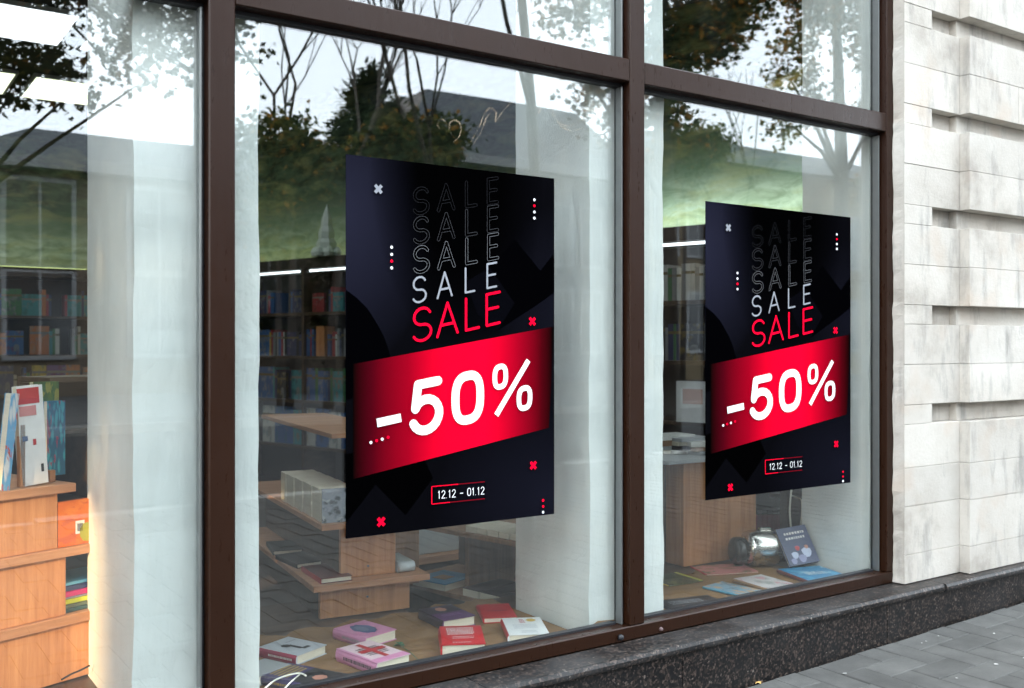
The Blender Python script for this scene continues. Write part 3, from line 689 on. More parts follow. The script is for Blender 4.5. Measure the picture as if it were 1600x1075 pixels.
book('book','thick red hardback with rows of white lettering, nearest the glass',(689,1007.8),(759,1005.5),(678.3,979),.040,CR,CR,[('t',.16,.52,.80,.92,INKW),('t',.28,.30,.78,.46,c('ink_pale_pink',(.65,.35,.35))),('t',.25,.08,.7,.16,c('ink_pale_pink',(.6,.3,.3)))])
book('book','thin red book with a dark line of lettering, behind the white book',(754.9,965.8),(808,963.3),(750.5,944.6),.017,CR,CR,[('t',.2,.45,.85,.58,CMG)])
book('book','white hardback with a yellow oval sticker and red bottom board',(794,992.4),(858.7,989.9),(780,966.3),.024,CW,CR,[('t',.2,.35,.8,.62,CLG),('t',.35,.1,.75,.25,CLG),('e',.72,.82,.12,.09,GOLD),('t',.42,.68,.56,.92,INKR)])
# right window
art=lambda *a: cover(*a)
book('book','flat blue children\'s book under the leaning dark book in the right pane',(1262.6,907.5),(1331,901.5),(1215,889),.014,art((.05,.25,.45),(.08,.38,.60),(.30,.50,.62),1),c('spine_brown_red',(.16,.05,.05)),[('t',.3,.4,.75,.6,INKW)])
book('magazine','thin pink magazine with a green picture beside the wooden cabinet',(1103.5,897.7),(1191,895.5),(1070.9,885),.005,art((.55,.20,.18),(.35,.16,.10),(.10,.14,.06),2),INKR,[],cat='magazine')
book('book','pale floral covered book lying between the blue book and the small blue one',(1204,921.4),(1248.7,914),(1152,903),.012,art((.55,.50,.50),(.30,.30,.28),(.55,.28,.30),3),c('spine_brown',(.30,.18,.10)),[])
book('book','thin book with blue edges and an orange picture, front row of the right pane',(1162,930.7),(1194.8,922.8),(1095,917),.009,art((.20,.33,.42),(.50,.32,.18),(.12,.16,.18),4),c('spine_blue',(.10,.30,.42)),[])
book('magazine','dark green magazine with a yellow edge half hidden by the middle pillar',(1045,915),(1085,903.3),(1020,900),.004,art((.05,.06,.03),(.09,.08,.03),(.16,.16,.05),5),GOLD,[('r',.9,0,1,1,c('lime_edge',(.50,.50,.08)))],cat='magazine')
book('book','black book with grey lettering and small round pictures at the middle post',(1059,956),(1129,940),(1036,938),.010,BKD,BKD,[('t',.15,.55,.75,.85,INKG),('e',.3,.25,.10,.14,SKIN),('e',.55,.22,.09,.13,GOLD),('e',.78,.25,.08,.12,c('print_tan',(.4,.25,.15)))],pages=CLG)
# leaning book
P=[az(1234.7,885,.2065),az(1283.5,883,.2065)]; X=(P[1]-P[0]); wl=X.length; ang=math.atan2(X.y,X.x)
lb=thing('book','dark blue book with a snowy night picture leaning against the chrome appliance','book',P[0],ang)
Ht=.150; Mx=Matrix.Rotation(R(-32),4,'X')@Matrix.Shear('XZ',4,(0,0)) if False else Matrix.Rotation(R(-34),4,'X')@Matrix.Rotation(R(-8),4,'Y')
NB=c('cover_night_blue',(.045,.055,.12))
MB().box((0,0,0),(wl,.004,Ht),M=Mx).box((0,.013,0),(wl,.017,Ht),M=Mx).build('cover',NB,lb); MB().box((.002,.0045,.002),(wl-.003,.0125,Ht-.002),M=Mx).build('page_block',PAGES,lb)
rg=random.Random(5)
mb=MB()
for l in range(2):
    x=.2
    while x<.85:
        ww=rg.uniform(.03,.07); zc=.80-.13*l; mb.add([Mx@Vector((x*wl,-.0006,zc*Ht)),Mx@Vector(((x+ww)*wl,-.0006,zc*Ht)),Mx@Vector(((x+ww)*wl,-.0006,(zc+.06)*Ht)),Mx@Vector((x*wl,-.0006,(zc+.06)*Ht))],[(0,1,2,3)]); x+=ww+.03
mb.build('printed_title',INKW,lb)
for k,(cx,cz,rr,mm) in enumerate([(.3,.25,.014,c('print_snow',(.45,.48,.62))),(.7,.28,.020,c('print_snow',(.45,.48,.62))),(.5,.14,.016,c('print_mauve',(.25,.25,.40))),(.45,.42,.010,INKR),(.75,.42,.008,SKIN),(.2,.1,.012,c('print_mauve',(.25,.25,.40)))]):
    MB().add([Mx@Vector((cx*wl+rr*math.cos(t*.628)*(1+.2*math.sin(t*2)),-.0007-.0001*k,cz*Ht+rr*math.sin(t*.628))) for t in range(10)],[tuple(range(10))]).build('printed_shape',mm,lb)
# leaf sprig
lf=thing('leaf_sprig','small green leaf sprig lying between the pink and the thick red book','leaf',az(630,1012,PZ+.002))
GL=c('fresh_leaf_green',(.05,.12,.06),.5); o0=az(630,1012,PZ+.002)
a=az(655,1033,PZ+.003)-o0; b=az(625,1008,PZ+.004)-o0
MB().tube([a,(a+b)/2+Vector((.003,.002,.002)),b],.0011,6).build('stem',GL,lf)
for k,(px,py,s) in enumerate([(618,1003,.024),(632,1001,.020),(640,1012,.018),(612,1010,.02)]):
    t_=az(px,py,PZ+.006)-o0; d=(t_-b); d.z=0; d.normalize(); n_=Vector((-d.y,d.x,0))
    MB().add([b,b+d*s*.5+n_*s*.35+Vector((0,0,.006)),b+d*s*1.2+Vector((0,0,.002)),b+d*s*.5-n_*s*.35+Vector((0,0,.004))],[(0,1,2),(0,2,3)]).build('leaflet',GL,lf)
# white cable over the lowest book
pts=smooth_pts([az(x,y,.245) for x,y in ((398,1092),(425,1066),(447,1056),(468,1052),(478,1056))]); pts2=smooth_pts([az(x,y,.242) for x,y in ((440,1082),(452,1068),(468,1054))])
tag(MB().tube(pts,.0022,8).tube(pts2,.0018,8).build('white_cable',flat('white_cable_plastic',(.70,.68,.60),.4),smooth=True),'thin white cable looped over the lowest book in the large pane','cable')

# ------------------------------------------------------------ chrome appliance, cabinet, cable in right window
CHROME=mat('brushed_chrome',lambda t,o:bsdf(t,o,(.62,.60,.56),mth(t,'MULTIPLY_ADD',noise(t,30,pos(t,(1,1,8)),4),.18,.16),1,.5))
BLP=flat('black_gloss_plastic',(.02,.018,.016),.25)
c0=az(1196,884,PZ); p1=az(1154,878,PZ); dx=(p1-c0); 
ap=thing('chrome_appliance','rounded chrome appliance with a dark round end, on brown paper by the cabinet','appliance',Vector((2.945,.440,PZ-.002)),R(-22))
# body: superellipsoid
def superel(rx,ry,rz,e,n=28,mlat=16,M=None):
    vs=[];fs=[]
    sp=lambda v,p: (abs(v)**p)*(1 if v>=0 else -1)
    for j in range(mlat+1):
        ph=-math.pi/2+math.pi*j/mlat
        for i in range(n):
            th_=2*math.pi*i/n; vs.append((rx*sp(math.sin(ph),e),ry*sp(math.cos(ph),e)*sp(math.cos(th_),1),rz*sp(math.cos(ph),e)*sp(math.sin(th_),1)))
    for j in range(mlat):
        for i in range(n): fs.append((j*n+i,j*n+(i+1)%n,(j+1)*n+(i+1)%n,(j+1)*n+i))
    return vs,fs
rx,ry,rz=.078,.066,.070
vs,fs=superel(rx,ry,rz,.5); MB().add([Vector(v)+Vector((.012,0,rz+.001)) for v in vs],fs).build('body',CHROME,ap,smooth=True)
vs,fs=superel(.030,.050,.054,.6); MB().add([Vector(v)+Vector((-.085,0,rz-.008)) for v in vs],fs).build('end_cap',BLP,ap,smooth=True)
MB().tube([(-.048,0,rz),(-.041,0,rz)],.0645,28).build('ring',CHROME,ap,smooth=False)
bx((-.03,-.0625,.085),(-.005,-.055,.089),'slot',BLP,ap); bx((-.03,-.0635,.070),(-.018,-.055,.078),'button',BLP,ap,.001)
bx((.0,-.012,rz*2-.003),(.05,.012,rz*2+.008),'handle',CHROME,ap,.004)
# cabinet
A=az(1068,886,PZ); B=az(1183,868,PZ); X=B-A; wc=X.length; ang=math.atan2(X.y,X.x)
cab=thing('wooden_cabinet','wooden counter cabinet with pale top in the right pane, lit by a warm patch','cabinet',(A.x,A.y,PZ),ang)
hc=.585-PZ
bx((0,0,0),(wc*.985,.018,hc),'front_panel',WOODV,cab,.001); bx((0,.0185,0),(.018,.42,hc-.001),'side_panel',DARKW if False else WOODV,cab,.001); bx((wc*.985-.018,.0185,0),(wc*.985,.42,hc-.001),'side_panel',WOODV,cab,.001)
bx((-.10,-.03,hc+.0005),(wc+.05,.44,hc+.014),'counter_top',flat('pale_grey_laminate',(.42,.44,.45),.35),cab,.002)
bx((-.16,.10,-.02),(-.001,.42,hc),'side_cupboard',DIMW,cab)
# cable and lamp bead
p0=az(1236,826,PZ+.05); X_=at(1235,766,p0.y)
tag(MB().tube(smooth_pts([at(1236,826,.42),at(1234,800,.42),at(1235,780,.42),at(1238,752,.42)]),.0035,8).build('hanging_cable',flat('white_cable_plastic',(.70,.68,.60),.4),smooth=True),'pale cable hanging behind the chrome appliance','cable')
tag(MB().tube(smooth_pts([at(1236,774,.45),at(1246,778,.45),at(1253,785,.45),at(1251,822,.45)]),.0028,8).build('hanging_cable',flat('white_cable_plastic',(.70,.68,.60),.4),smooth=True),'thin pale cable running down beside the right pillar edge','cable')
# dark post behind
q0,q1=at(1230,900,.62),at(1262,900,.62)
tag(MB().box((q0.x,.62,-.15),(q1.x,.66,.62)).build('table_leg',DARKW),'dark brown upright board behind the hanging pale cable','board')
# binders
for i in range(6):
    a,b=at(1183.5+i*7.9,797,1.05),at(1190.6+i*7.9,830,1.05)
    th_=thing('binder','red binder with black head, '+['leftmost','second from left','third from left','third from right','second from right','rightmost'][i]+' of the row under the right poster','binder',(a.x,1.05,b.z-.03),0,'red binders under the right poster')
    hh=a.z-b.z+.03
    bx((0,0,0),(b.x-a.x,.2,hh-.022),'spine',c('binder_red',(.30,.015,.05)),th_,.001); bx((0,0,hh-.0215),(b.x-a.x,.2,hh),'head',BLP,th_,.001)
z_=at(1200,828,1.05).z-.03
bt=thing('low_shelf','low shelf holding the red binders in the right pane','shelf',(0,0,0)); x0,x1=at(1176,800,1.04).x,at(1250,800,1.04).x
bx((x0-.2,1.03,z_-.02),(x1+.3,1.3,z_-.0005),'board',DIMW,bt); bx((x0-.2,1.27,z_),(x1+.3,1.285,at(1200,768,1.27).z),'back_board',flat('pale_green_panel',(.42,.52,.46),.6),bt); bx((x0-.2,1.0,at(1200,770,1.0).z),(x1+.3,1.3,at(1200,762,1.0).z),'board',DIMW,bt)
bx((x0-.22,1.03,-.15),(x0-.201,1.28,z_-.021),'end_board',DIMW,bt); bx((x1+.301,1.03,-.15),(x1+.32,1.28,z_-.021),'end_board',DIMW,bt)

# piles on the counter
ct_z=.585+.015
rg=random.Random(12)
pcol=[('cream',(.55,.50,.40)),('grey',(.35,.36,.37)),('brown',(.22,.13,.08)),('white',(.65,.64,.60)),('dark',(.05,.05,.06))]
cnt=0
for px in (1046,1072,1098,1125):
    base=at(px,715,.70+.05*(px%3)); z=ct_z
    for k in range(rg.choice((3,4,4))):
        nm,cc=pcol[(cnt*3+k)%5]; h=rg.uniform(.012,.022); a=ang+rg.uniform(-.25,.25)
        o=MB().box((-.085,-.06,0),(.085,.06,h)).build('book',[c('pile_'+nm,cc)],loc=(base.x,base.y,z),rotz=a,bevel=.001); z+=h+.0006
        pos_={0:'bottom',1:'second from the bottom',2:'third from the bottom',3:'top'}[k]
        tag(o,f'{nm} book, {pos_} of pile {["nearest the middle pillar","second from the middle pillar","behind the right poster edge","farthest along"][cnt]} on the counter','book','books piled on the pale counter')
    cnt+=1

# ------------------------------------------------------------ shelving along the walls
SHZ=[.28,.62,.95,1.277]
def shelf_unit_right():
    t=thing('wall_bookcase','dark wall bookcase with light strips running back along the right wall','bookcase',(0,0,0))
    S0,S1=-1.35,5.1
    boxF(MB(),S0,S1,.0,.32,1.60,1.68).build('top_board',DARKW,t)
    for z in SHZ: boxF(MB(),S0,S1,.004,.31,z-.022,z).build('shelf_board',DIMW,t)
    boxF(MB(),S0,S1,.02,.31,-.15,-.05).build('base_board',DARKW,t)
    boxF(MB(),S0,S1,.312,.326,-.15,1.595).build('back_board',flat('grey_brown_back',(.09,.08,.075),.7),t)
    s=S0
    while s<S1+.01:
        boxF(MB(),s-.012,s+.012,.002,.311,-.149,1.599).build('upright',DIMW,t); s+=.92
    s=S0+.05
    while s<S1-.7:
        boxF(MB(),s,s+.80,.010,.022,1.578,1.592).build('light_strip',LED,t); s+=.92
    boxF(MB(),S0+.05,1.0,.18,.21,1.681,1.693).build('mural_light_strip',LEDG,t); boxF(MB(),1.8,S1-.05,.18,.21,1.681,1.693).build('mural_light_strip',LEDY,t)
    return t
LED=emit('cool_led_strip',(.85,.95,1.0),1.1)
LEDG=emit('green_white_led_strip',(.86,1.0,.90),7.5); LEDY=emit('yellow_green_led_strip',(.85,1.0,.35),.7)
shelf_unit_right()
BC=[('blue',(.03,.10,.28)),('red',(.30,.02,.03)),('white',(.50,.50,.48)),('teal',(.03,.22,.25)),('black',(.02,.02,.025)),('yellow',(.45,.32,.04)),('green',(.04,.16,.06)),('orange',(.45,.14,.03)),('navy',(.02,.03,.10)),('grey',(.20,.21,.22)),('cream',(.42,.38,.28)),('violet',(.12,.05,.20))]
bmesh_cache={}
used_lab={}
def shelfbook(M,w,d,h,ci,label,group,artk=None):
    key=(round(w,3),round(d,3),round(h,3),ci,artk)
    if key not in bmesh_cache:
        nm,cc=BC[ci]; cc=tuple(x*.85+.004 for x in cc); m_=c('shelf_'+nm,cc) if artk is None else cover(cc,tuple(.25*x+.5*y for x,y in zip(BC[(ci+artk)%12][1],cc)),tuple(.25*x+.25*y for x,y in zip(BC[2][1],cc)),artk)
        mb=MB(); mb.add([(0,0,0),(w,0,0),(w,0,h),(0,0,h),(0,d,0),(0,d,h),(w,d,0),(w,d,h)],[(0,1,2,3),(0,3,5,4),(1,6,7,2),(4,5,7,6)],0)
        mb.add([(0.002,.001,h-.003),(w-.002,.001,h-.003),(w-.002,d,h-.003),(.002,d,h-.003)],[(0,1,2,3)],1)
        # band on the spine
        mb.add([(0,-.0005,h*.72),(w,-.0005,h*.72),(w,-.0005,h*.80),(0,-.0005,h*.80)],[(0,1,2,3)],2)
        bmesh_cache[key]=mb.mesh('book',[m_,PAGES,c('spine_band_grey',(.16,.15,.13)) if ci%2 else c('spine_band_ochre',(.12,.09,.03))])
    o=bpy.data.objects.new('book',bmesh_cache[key]); COL.objects.link(o); o.matrix_world=M
    tag(o,label,'book',group); return o
def fill_row(place,length,depth,hmin,hmax,rowdesc,group,seed,facing=.25,gapp=.08,palette=None,wr=(.014,.034)):
    rg=random.Random(seed); s=0; items=[]
    while s<length-.05:
        if rg.random()<gapp: s+=rg.uniform(.04,.12); continue
        ci=rg.choice(palette) if palette else rg.randrange(12)
        if rg.random()<facing: w=rg.choice((.11,.13,.15)); d=.022; art_=rg.randrange(1,6)
        else: w=round(rg.uniform(*wr)/.004)*.004; d=.14; art_=None
        h=round(rg.uniform(hmin,hmax)/.02)*.02
        if s+w>length: break
        items.append((s,w,d,h,ci,art_)); s+=w+.0015
    for i,(s,w,d,h,ci,art_) in enumerate(items):
        nb=[BC[items[j][4]][0] for j in (i-1,i+1) if 0<=j<len(items)]
        face='front-facing ' if art_ else 'slim '
        sz='tall ' if h>(hmin+hmax)/2+.012 else ('short ' if h<(hmin+hmax)/2-.012 else '')
        lab=f'{sz}{face}{BC[ci][0]} book by '+(f'the {nb[0]} one' if len(nb)<2 else f'{nb[0]} and {nb[1]} ones')+f', {rowdesc}'
        kk=used_lab.get(lab,0); used_lab[lab]=kk+1
        if kk: lab=lab.replace(' book by',[' book (farther along) by',' book (far end) by',' book (last) by',' book (end) by'][min(kk-1,3)])
        shelfbook(place(s,w),w,d,h,ci,lab,group,art_)
def placeF(s0,z,front=.03,rev=True):
    def f(s,w):
        # local x runs toward the viewer's right = decreasing s along FD
        o=FM(s0-s,front,z); Mx=Matrix.Translation(o)@Matrix.Rotation(fang+math.pi,4,'Z'); return Mx
    return f
# local y of book must point into the wall: check orientation (x=-FD, y= -FN?) -> mirror when needed
def placeF(s0,z,front=.03):
    def f(s,w):
        o=FM(s0-s,front,z+.0008); X=Vector((-FD.x,-FD.y,0)); Y=Vector((FN.x,FN.y,0)); Z=Vector((0,0,1))
        if X.cross(Y).z<0: X=-X; o=FM(s0-s-w,front,z+.0008)
        Mx=Matrix(((X.x,Y.x,0,o.x),(X.y,Y.y,0,o.y),(0,0,1,o.z),(0,0,0,1))); return Mx
    return f
# zone seen in the right pane (s ~ -1..0.2) and in the large pane (s ~ 2.2..4.2)
fill_row(placeF(.25,1.277),.9,.2,.17,.21,'top row, right pane','books on the top shelf behind the right pane',21,0,0.0,[2,2,9,2,10,9,2,6],(.02,.032))
fill_row(placeF(.25,.95),.9,.2,.18,.22,'second row, right pane','books on the second shelf behind the right pane',22,.1,.05,[3,0,9,4,6,8])
fill_row(placeF(-.25,.62),.55,.2,.18,.22,'third row, right pane','books on the third shelf behind the right pane',23,.5,.05,[4,9,8])
fill_row(placeF(4.6,1.277),2.3,.2,.14,.19,'top row beside near poster','books on the top shelf left of the near poster',24,.35,.25,[0,8,3,9,4,8,0,1])
fill_row(placeF(4.6,.95),2.3,.2,.15,.20,'second row beside near poster','books on the second shelf left of the near poster',25,.25,.06,[0,8,2,4,9,0,1,8,5])
fill_row(placeF(4.6,.62),2.3,.2,.20,.25,'third row beside near poster','books on the third shelf left of the near poster',26,.45,.03,[0,8,6,0,4,3,8])
fill_row(placeF(4.6,.28),2.3,.2,.25,.29,'bottom row beside near poster','large books on the bottom shelf left of the near poster',27,.85,.0,[3,0,4,3,8,0,2])
# wooden bookends
for s in (3.95,3.0,2.35):
    o=boxF(MB(),s,s+.09,.0,.10,.951,1.17).build('bookend',WOODV); tag(o,'pale wooden bookend, '+{3.95:'leftmost',3.0:'middle',2.35:'rightmost'}[s]+' one in the second row left of the near poster','bookend')
# white box book
p=atp(1035,665,F0,FN)
P0=FM(-.02,.0,.621); 
wb=thing('boxed_book','white boxed book with a pink picture on the third shelf behind the right pane','book',FM(.03,.01,.622),0)
def lF(o,s0,s1,o0,o1,z0,z1,name,m,par):
    vs=[FM(a,b,c_)-o for c_ in (z0,z1) for a,b in ((s0,o0),(s0,o1),(s1,o1),(s1,o0))]
    return MB().add(vs,[(3,2,1,0),(4,5,6,7),(0,1,5,4),(1,2,6,5),(2,3,7,6),(3,0,4,7)]).build(name,m,par)
ob=FM(.03,.01,.622)
lF(ob,-.17,.04,-.045,-.012,.622,.84,'box',CW,wb); lF(ob,-.12,-.0,-.0475,-.0455,.72,.80,'picture',c('print_pink',(.55,.33,.28)),wb)
# back wall bookcase
t=thing('wall_bookcase','long dark bookcase against the back wall seen through the left pane','bookcase',(0,0,0))
bx((-4.1,6.93,1.60),(2.0,7.27,1.68),'top_board',DARKW,t)
for z in SHZ: bx((-4.1,6.95,z-.022),(2.0,7.25,z),'shelf_board',DIMW,t)
bx((-4.1,7.255,-.15),(2.0,7.275,1.598),'back_board',DARKW,t)
for k in range(7): bx((-4.1+k*1.01,6.94,-.149),(-4.076+k*1.01,7.254,1.599),'upright',DIMW,t)
bx((-4.0,7.05,1.681),(1.9,7.08,1.691),'mural_light_strip',LEDY,t)
def placeB(x0,z): return lambda s,w: Matrix.Translation((x0+s,6.97,z+.0008))
fill_row(placeB(.6,1.277),1.3,.2,.16,.22,'top row, back wall','books on the back wall, top shelf',31,.4,.3)
fill_row(placeB(.6,.95),1.3,.2,.16,.24,'second row, back wall','books on the back wall, second shelf',32,.4,.2)
fill_row(placeB(.6,.62),1.3,.2,.16,.24,'third row, back wall','books on the back wall, third shelf',33,.4,.2)
# crystal figurine on the bookcase
def b_crys(t,o):
    p=bsdf(t,o,(.80,.90,.82),.15,0,.9); p.inputs['Transmission Weight'].default_value=.12; p.inputs['IOR'].default_value=1.3
CRY=mat('pale_cut_crystal',b_crys)
p=atp(503,404,F0,FN); fg=thing('crystal_figurine','pale crystal figurine shaped like a pointed pyramid on the bookcase top','figurine',(p.x+.04,p.y,1.681))
vs=[];rg=random.Random(2)
MB().lathe((0,0,0),[(0,0),(.085,0),(.09,.03),(.075,.06),(.078,.10),(.06,.13),(.062,.18),(.045,.22),(.04,.28),(.022,.33),(.0,.39)],7).build('spire',CRY,fg)
for k in range(7):
    a=k*.9; MB().lathe((.085*math.cos(a),.085*math.sin(a),.0),[(0,0),(.03,.005),(.036,.03),(.022,.06),(.0,.075)],6).build('facet_lump',CRY,fg)

# ------------------------------------------------------------ ceiling lights
PAN=emit('fluorescent_panel',(.93,1.0,.72),.75)
PAN2=emit('cool_fluorescent_panel',(.88,.94,1.0),.9)
def cl(x0,x1,y0,y1,m,label):
    t=thing('ceiling_light',label,'ceiling light',((x0+x1)/2,(y0+y1)/2,2.999)); a,b=(x1-x0)/2,(y1-y0)/2
    bx((-a,-b,-.025),(a,b,0),'frame',flat('white_lamp_frame',(.6,.6,.6),.5),t); bx((-a+.02,-b+.02,-.0265),(a-.02,b-.02,-.0252),'diffuser',m,t)
ca=az(0,133,2.97); cb=az(118,161,2.97)
for y,dn in ((6.05,'back'),(4.45,'middle'),(2.6,'front')):
    for x,dc in ((-1.9,'leftmost'),(-.55,'left'),(.62,'centre'),(1.66,'right')):
        if dn=='middle': x+=.12
        if dn=='front' and dc=='right': continue
        cl(x-.47,x+.47,y-.36,y+.36,PAN if dn=='back' else PAN2,f'{dc} lit ceiling panel of the {dn} row on the dark shop ceiling')

# ------------------------------------------------------------ stepped stand in the left pane (rotated)
OA=Vector((.33,.46)); DA=Vector((.936,.351)).normalized(); angA=math.atan2(DA.y,DA.x); nA=(-DA.y,DA.x)
def LA(px,py,off=0):
    P=Vector((OA.x+nA[0]*off,OA.y+nA[1]*off)); q=atp(px,py,P,nA); return (q.x-OA.x)*DA.x+(q.y-OA.y)*DA.y,q.z
st=thing('stepped_book_stand','warm sunlit wooden stepped book stand behind the left pane','bookcase',(OA.x,OA.y,PZ),angA)
def A_(name,l0,l1,o0,o1,z0,z1,m,bev=.0012): return bx((l0,o0,z0-PZ),(l1,o1,z1-PZ),name,m,st,bev)
zb1=LA(0,1001)[1]; zt1=LA(0,985)[1]; zb2=LA(0,888)[1]; zt2=LA(0,873)[1]; zb3=LA(0,782)[1]; zt3=LA(0,768)[1]
A_('front_panel',-.6,.30,.0,.018,PZ+.002,zb1-.0005,WOODV); A_('shelf_board',-.62,.33,-.012,.40,zb1,zt1,WOODH)
e2=LA(103,930)[0]; e3=LA(90,820)[0]; e4=LA(115,770)[0]
A_('front_panel',-.6,e2,.0,.018,zt1+.0005,zb2-.0005,WOODV); A_('shelf_board',-.62,.33,-.012,.36,zb2,zt2,WOODH)
A_('front_panel',-.6,e3,.0,.018,zt2+.0005,zb3-.0005,WOODV); A_('shelf_board',-.62,e4,-.012,.32,zb3,zt3,WOODH)
A_('back_board',-.6,.33,.401,.415,PZ+.002,zt2+.05,DIMW)
A_('divider',LA(38,700)[0],LA(47,700)[0],.02,.035,zt3+.0005,LA(42,663,.02)[1],WOODV); A_('divider',LA(95,740)[0],LA(104,740)[0],.05,.065,zt3+.0005,LA(98,733,.05)[1],WOODV)
def onA(l,o,z): return Vector((OA.x+DA.x*l+nA[0]*o,OA.y+DA.y*l+nA[1]*o,z))
# orange book standing
ob_=thing('book','orange picture book with a white price sticker standing in the left stand','book',onA(LA(91,850)[0],.0,zt2+.001),angA)
ho=LA(91,785)[1]-zt2-.002
bx((0,.0,0),(.20,.003,ho),'cover',cover((.62,.14,.02),(.70,.20,.03),(.50,.10,.03),6),ob_); bx((0,.013,0),(.20,.016,ho),'cover',c('cover_orange',(.62,.14,.02)),ob_); bx((.003,.0035,.002),(.197,.0125,ho-.002),'page_block',PAGES,ob_)
x1_=LA(118,824)[0]-LA(91,850)[0]; z1_=LA(118,835)[1]-zt2
bx((x1_,-.0008,z1_),(x1_+.024,-.0001,z1_+.033),'price_sticker',CW,ob_)
for k in range(5): bx((x1_+.005+k*.003,-.0014,z1_+.006),(x1_+.0063+k*.003,-.0009,z1_+.026),'barcode_bar',BKD,ob_)
MB().add([(x1_+.03+.02*math.cos(t*.7),-.0012,.03+.025*math.sin(t*.7)) for t in range(9)],[tuple(range(9))]).build('printed_shape',c('print_lime',(.35,.35,.03)),ob_)
# stack of colourful books
z=zt1+.001; lx=LA(104,960)[0]
for k,(nm,cc,h) in enumerate([('dark teal',(.03,.09,.10),.010),('grey green',(.10,.14,.10),.009),('lime yellow',(.50,.55,.03),.012),('pale',(.30,.28,.34),.004),('hot pink',(.65,.03,.20),.014),('navy',(.03,.05,.16),.013),('sky blue',(.12,.42,.60),.008)]):
    o=bx((lx+.003*(k%2),.01+.002*k,0),(lx+.17-.02*(k>4),.16,h),'book',[c('stack_'+nm.replace(' ','_'),cc)],None,.001); o.location=(OA.x,OA.y,z); o.rotation_euler.z=angA; z+=h+.0006
    tag(o,f'{nm} book in the colourful flat stack at the right of the left stand','book','flat stack in the left stand')
# tall white book with red label, blue book, others on top
def stand_book(pxl,pxr,pyt,pyb,off,th_,m,label,tilt=0,extra=()):
    l0,zb_=LA(pxl,pyb,off); l1,_=LA(pxr,pyb,off); zt_=LA(pxl,pyt,off)[1]; h=zt_-zt3
    b_=thing('book',label,'book',onA(l0,off,zt3+.0015),angA); Mx=Matrix.Rotation(R(tilt),4,'Y')
    MB().box((0,0,0),(l1-l0,.002,h),M=Mx).box((0,th_-.002,0),(l1-l0,th_,h),M=Mx).build('cover',m,b_); MB().box((.001,.0025,.001),(l1-l0-.002,th_-.0025,h-.001),M=Mx).build('page_block',PAGES,b_)
    for k,(a,b,cc,d,mm) in enumerate(extra): MB().box((a*(l1-l0),-.0008-.0001*k,b*h),(cc*(l1-l0),-.0002,d*h),M=Mx).build('printed_shape',mm,b_)
stand_book(36,76,605,764,.02,.022,CW,'tall white book with a red label standing on top of the left stand',-4,[(.0,.82,.85,.98,INKR),(.05,.70,.7,.80,c('print_light_red',(.55,.20,.20))),(.5,.4,.62,.46,INKR),(.1,.45,.3,.5,CB),(.75,.12,.85,.2,BKD)])
stand_book(2,15,615,764,.0,.03,cover((.10,.30,.50),(.55,.55,.55),(.5,.08,.05),7),'blue and white book leaning at the left end of the left stand',6)
stand_book(74,102,628,740,.16,.02,cover((.03,.14,.25),(.05,.35,.45),(.3,.08,.15),8),'bright blue picture book behind the tall white one on the left stand',0)
stand_book(52,92,598,700,.24,.02,cover((.05,.14,.06),(.10,.18,.05),(.3,.3,.08),9),'green picture book at the back of the left stand',0)
# compartment behind
A2=thing('wooden_shelf_box','brown wooden pigeonhole shelf behind the tall white book','shelf',onA(LA(78,740,.26)[0],.26,zt3-.10),angA)
wA=.26; 
for nm,a,b in (('board',(0,0,.0),(wA,.16,.014)),('board',(0,0,.20),(wA,.16,.212)),('board',(0,0,.345),(wA,.16,.36)),('side_board',(.0,.001,.0145),(.014,.159,.344)),('side_board',(wA-.014,.001,.0145),(wA,.159,.344)),('back_board',(0,.161,0),(wA,.17,.36)),('side_board',(.11,.001,.0145),(.122,.159,.199))):
    bx(a,b,nm,DIMW,A2,.001)
# black cable with white tag
tag(MB().tube(smooth_pts([onA(LA(x,y,-.06)[0],-.06,LA(x,y,-.06)[1]) for x,y in ((96,1062),(112,1053),(124,1048),(140,1040))]),.0025,8).build('black_cable',RUBBER,smooth=True),'short black cable running up behind the leftmost pillar','cable')

# ------------------------------------------------------------ middle stepped bookcase in large pane
def solve(px,py,y): return at(px,py,y)
a0=az(500,968,PZ); b0=az(640,950,PZ)
X=(b0-a0); angM=math.atan2(X.y,X.x); wM=X.length
mc=thing('stepped_bookcase','wooden stepped bookcase in the large pane, end panel facing the street','bookcase',(a0.x,a0.y,PZ),angM)
XM=Vector((math.cos(angM),math.sin(angM))); nM=(-XM.y,XM.x)
def LM(px,py,off=0):
    P=Vector((a0.x+nM[0]*off,a0.y+nM[1]*off)); q=atp(px,py,P,nM); return (q.x-a0.x)*XM.x+(q.y-a0.y)*XM.y,q.z
def onM(l,o,z): return Vector((a0.x+XM.x*l+nM[0]*o,a0.y+XM.y*l+nM[1]*o,z))
def M_(name,l0,l1,o0,o1,z0,z1,m,bev=.0012): return bx((l0,o0,z0-PZ),(l1,o1,z1-PZ),name,m,mc,bev)
s1b=LM(490,927,-.06)[1]; s1t=LM(490,917,-.06)[1]; s2b=LM(503,830,-.06)[1]; s2t=LM(503,821,-.06)[1]
M_('end_panel',0,wM,0,.018,PZ,s1b-.0005,WOODV)
M_('shelf_board',LM(490,920,-.06)[0],LM(672,895,-.06)[0],-.06,1.0,s1b,s1t,WOODH)
pl0,pl1=LM(532,870)[0],LM(618,870)[0]
M_('end_panel',pl0,pl1,0,.018,s1t+.0005,s2b-.0005,WOODV)
M_('shelf_board',LM(503,825,-.06)[0],pl1+.07,-.06,1.0,s2b,s2t,WOODH)
M_('core_panel',pl0,pl0+.016,.0185,1.0,s1t+.0005,s2b-.001,DIMW); M_('core_panel',.0,.016,.0185,1.0,PZ,s1b-.001,DIMW)
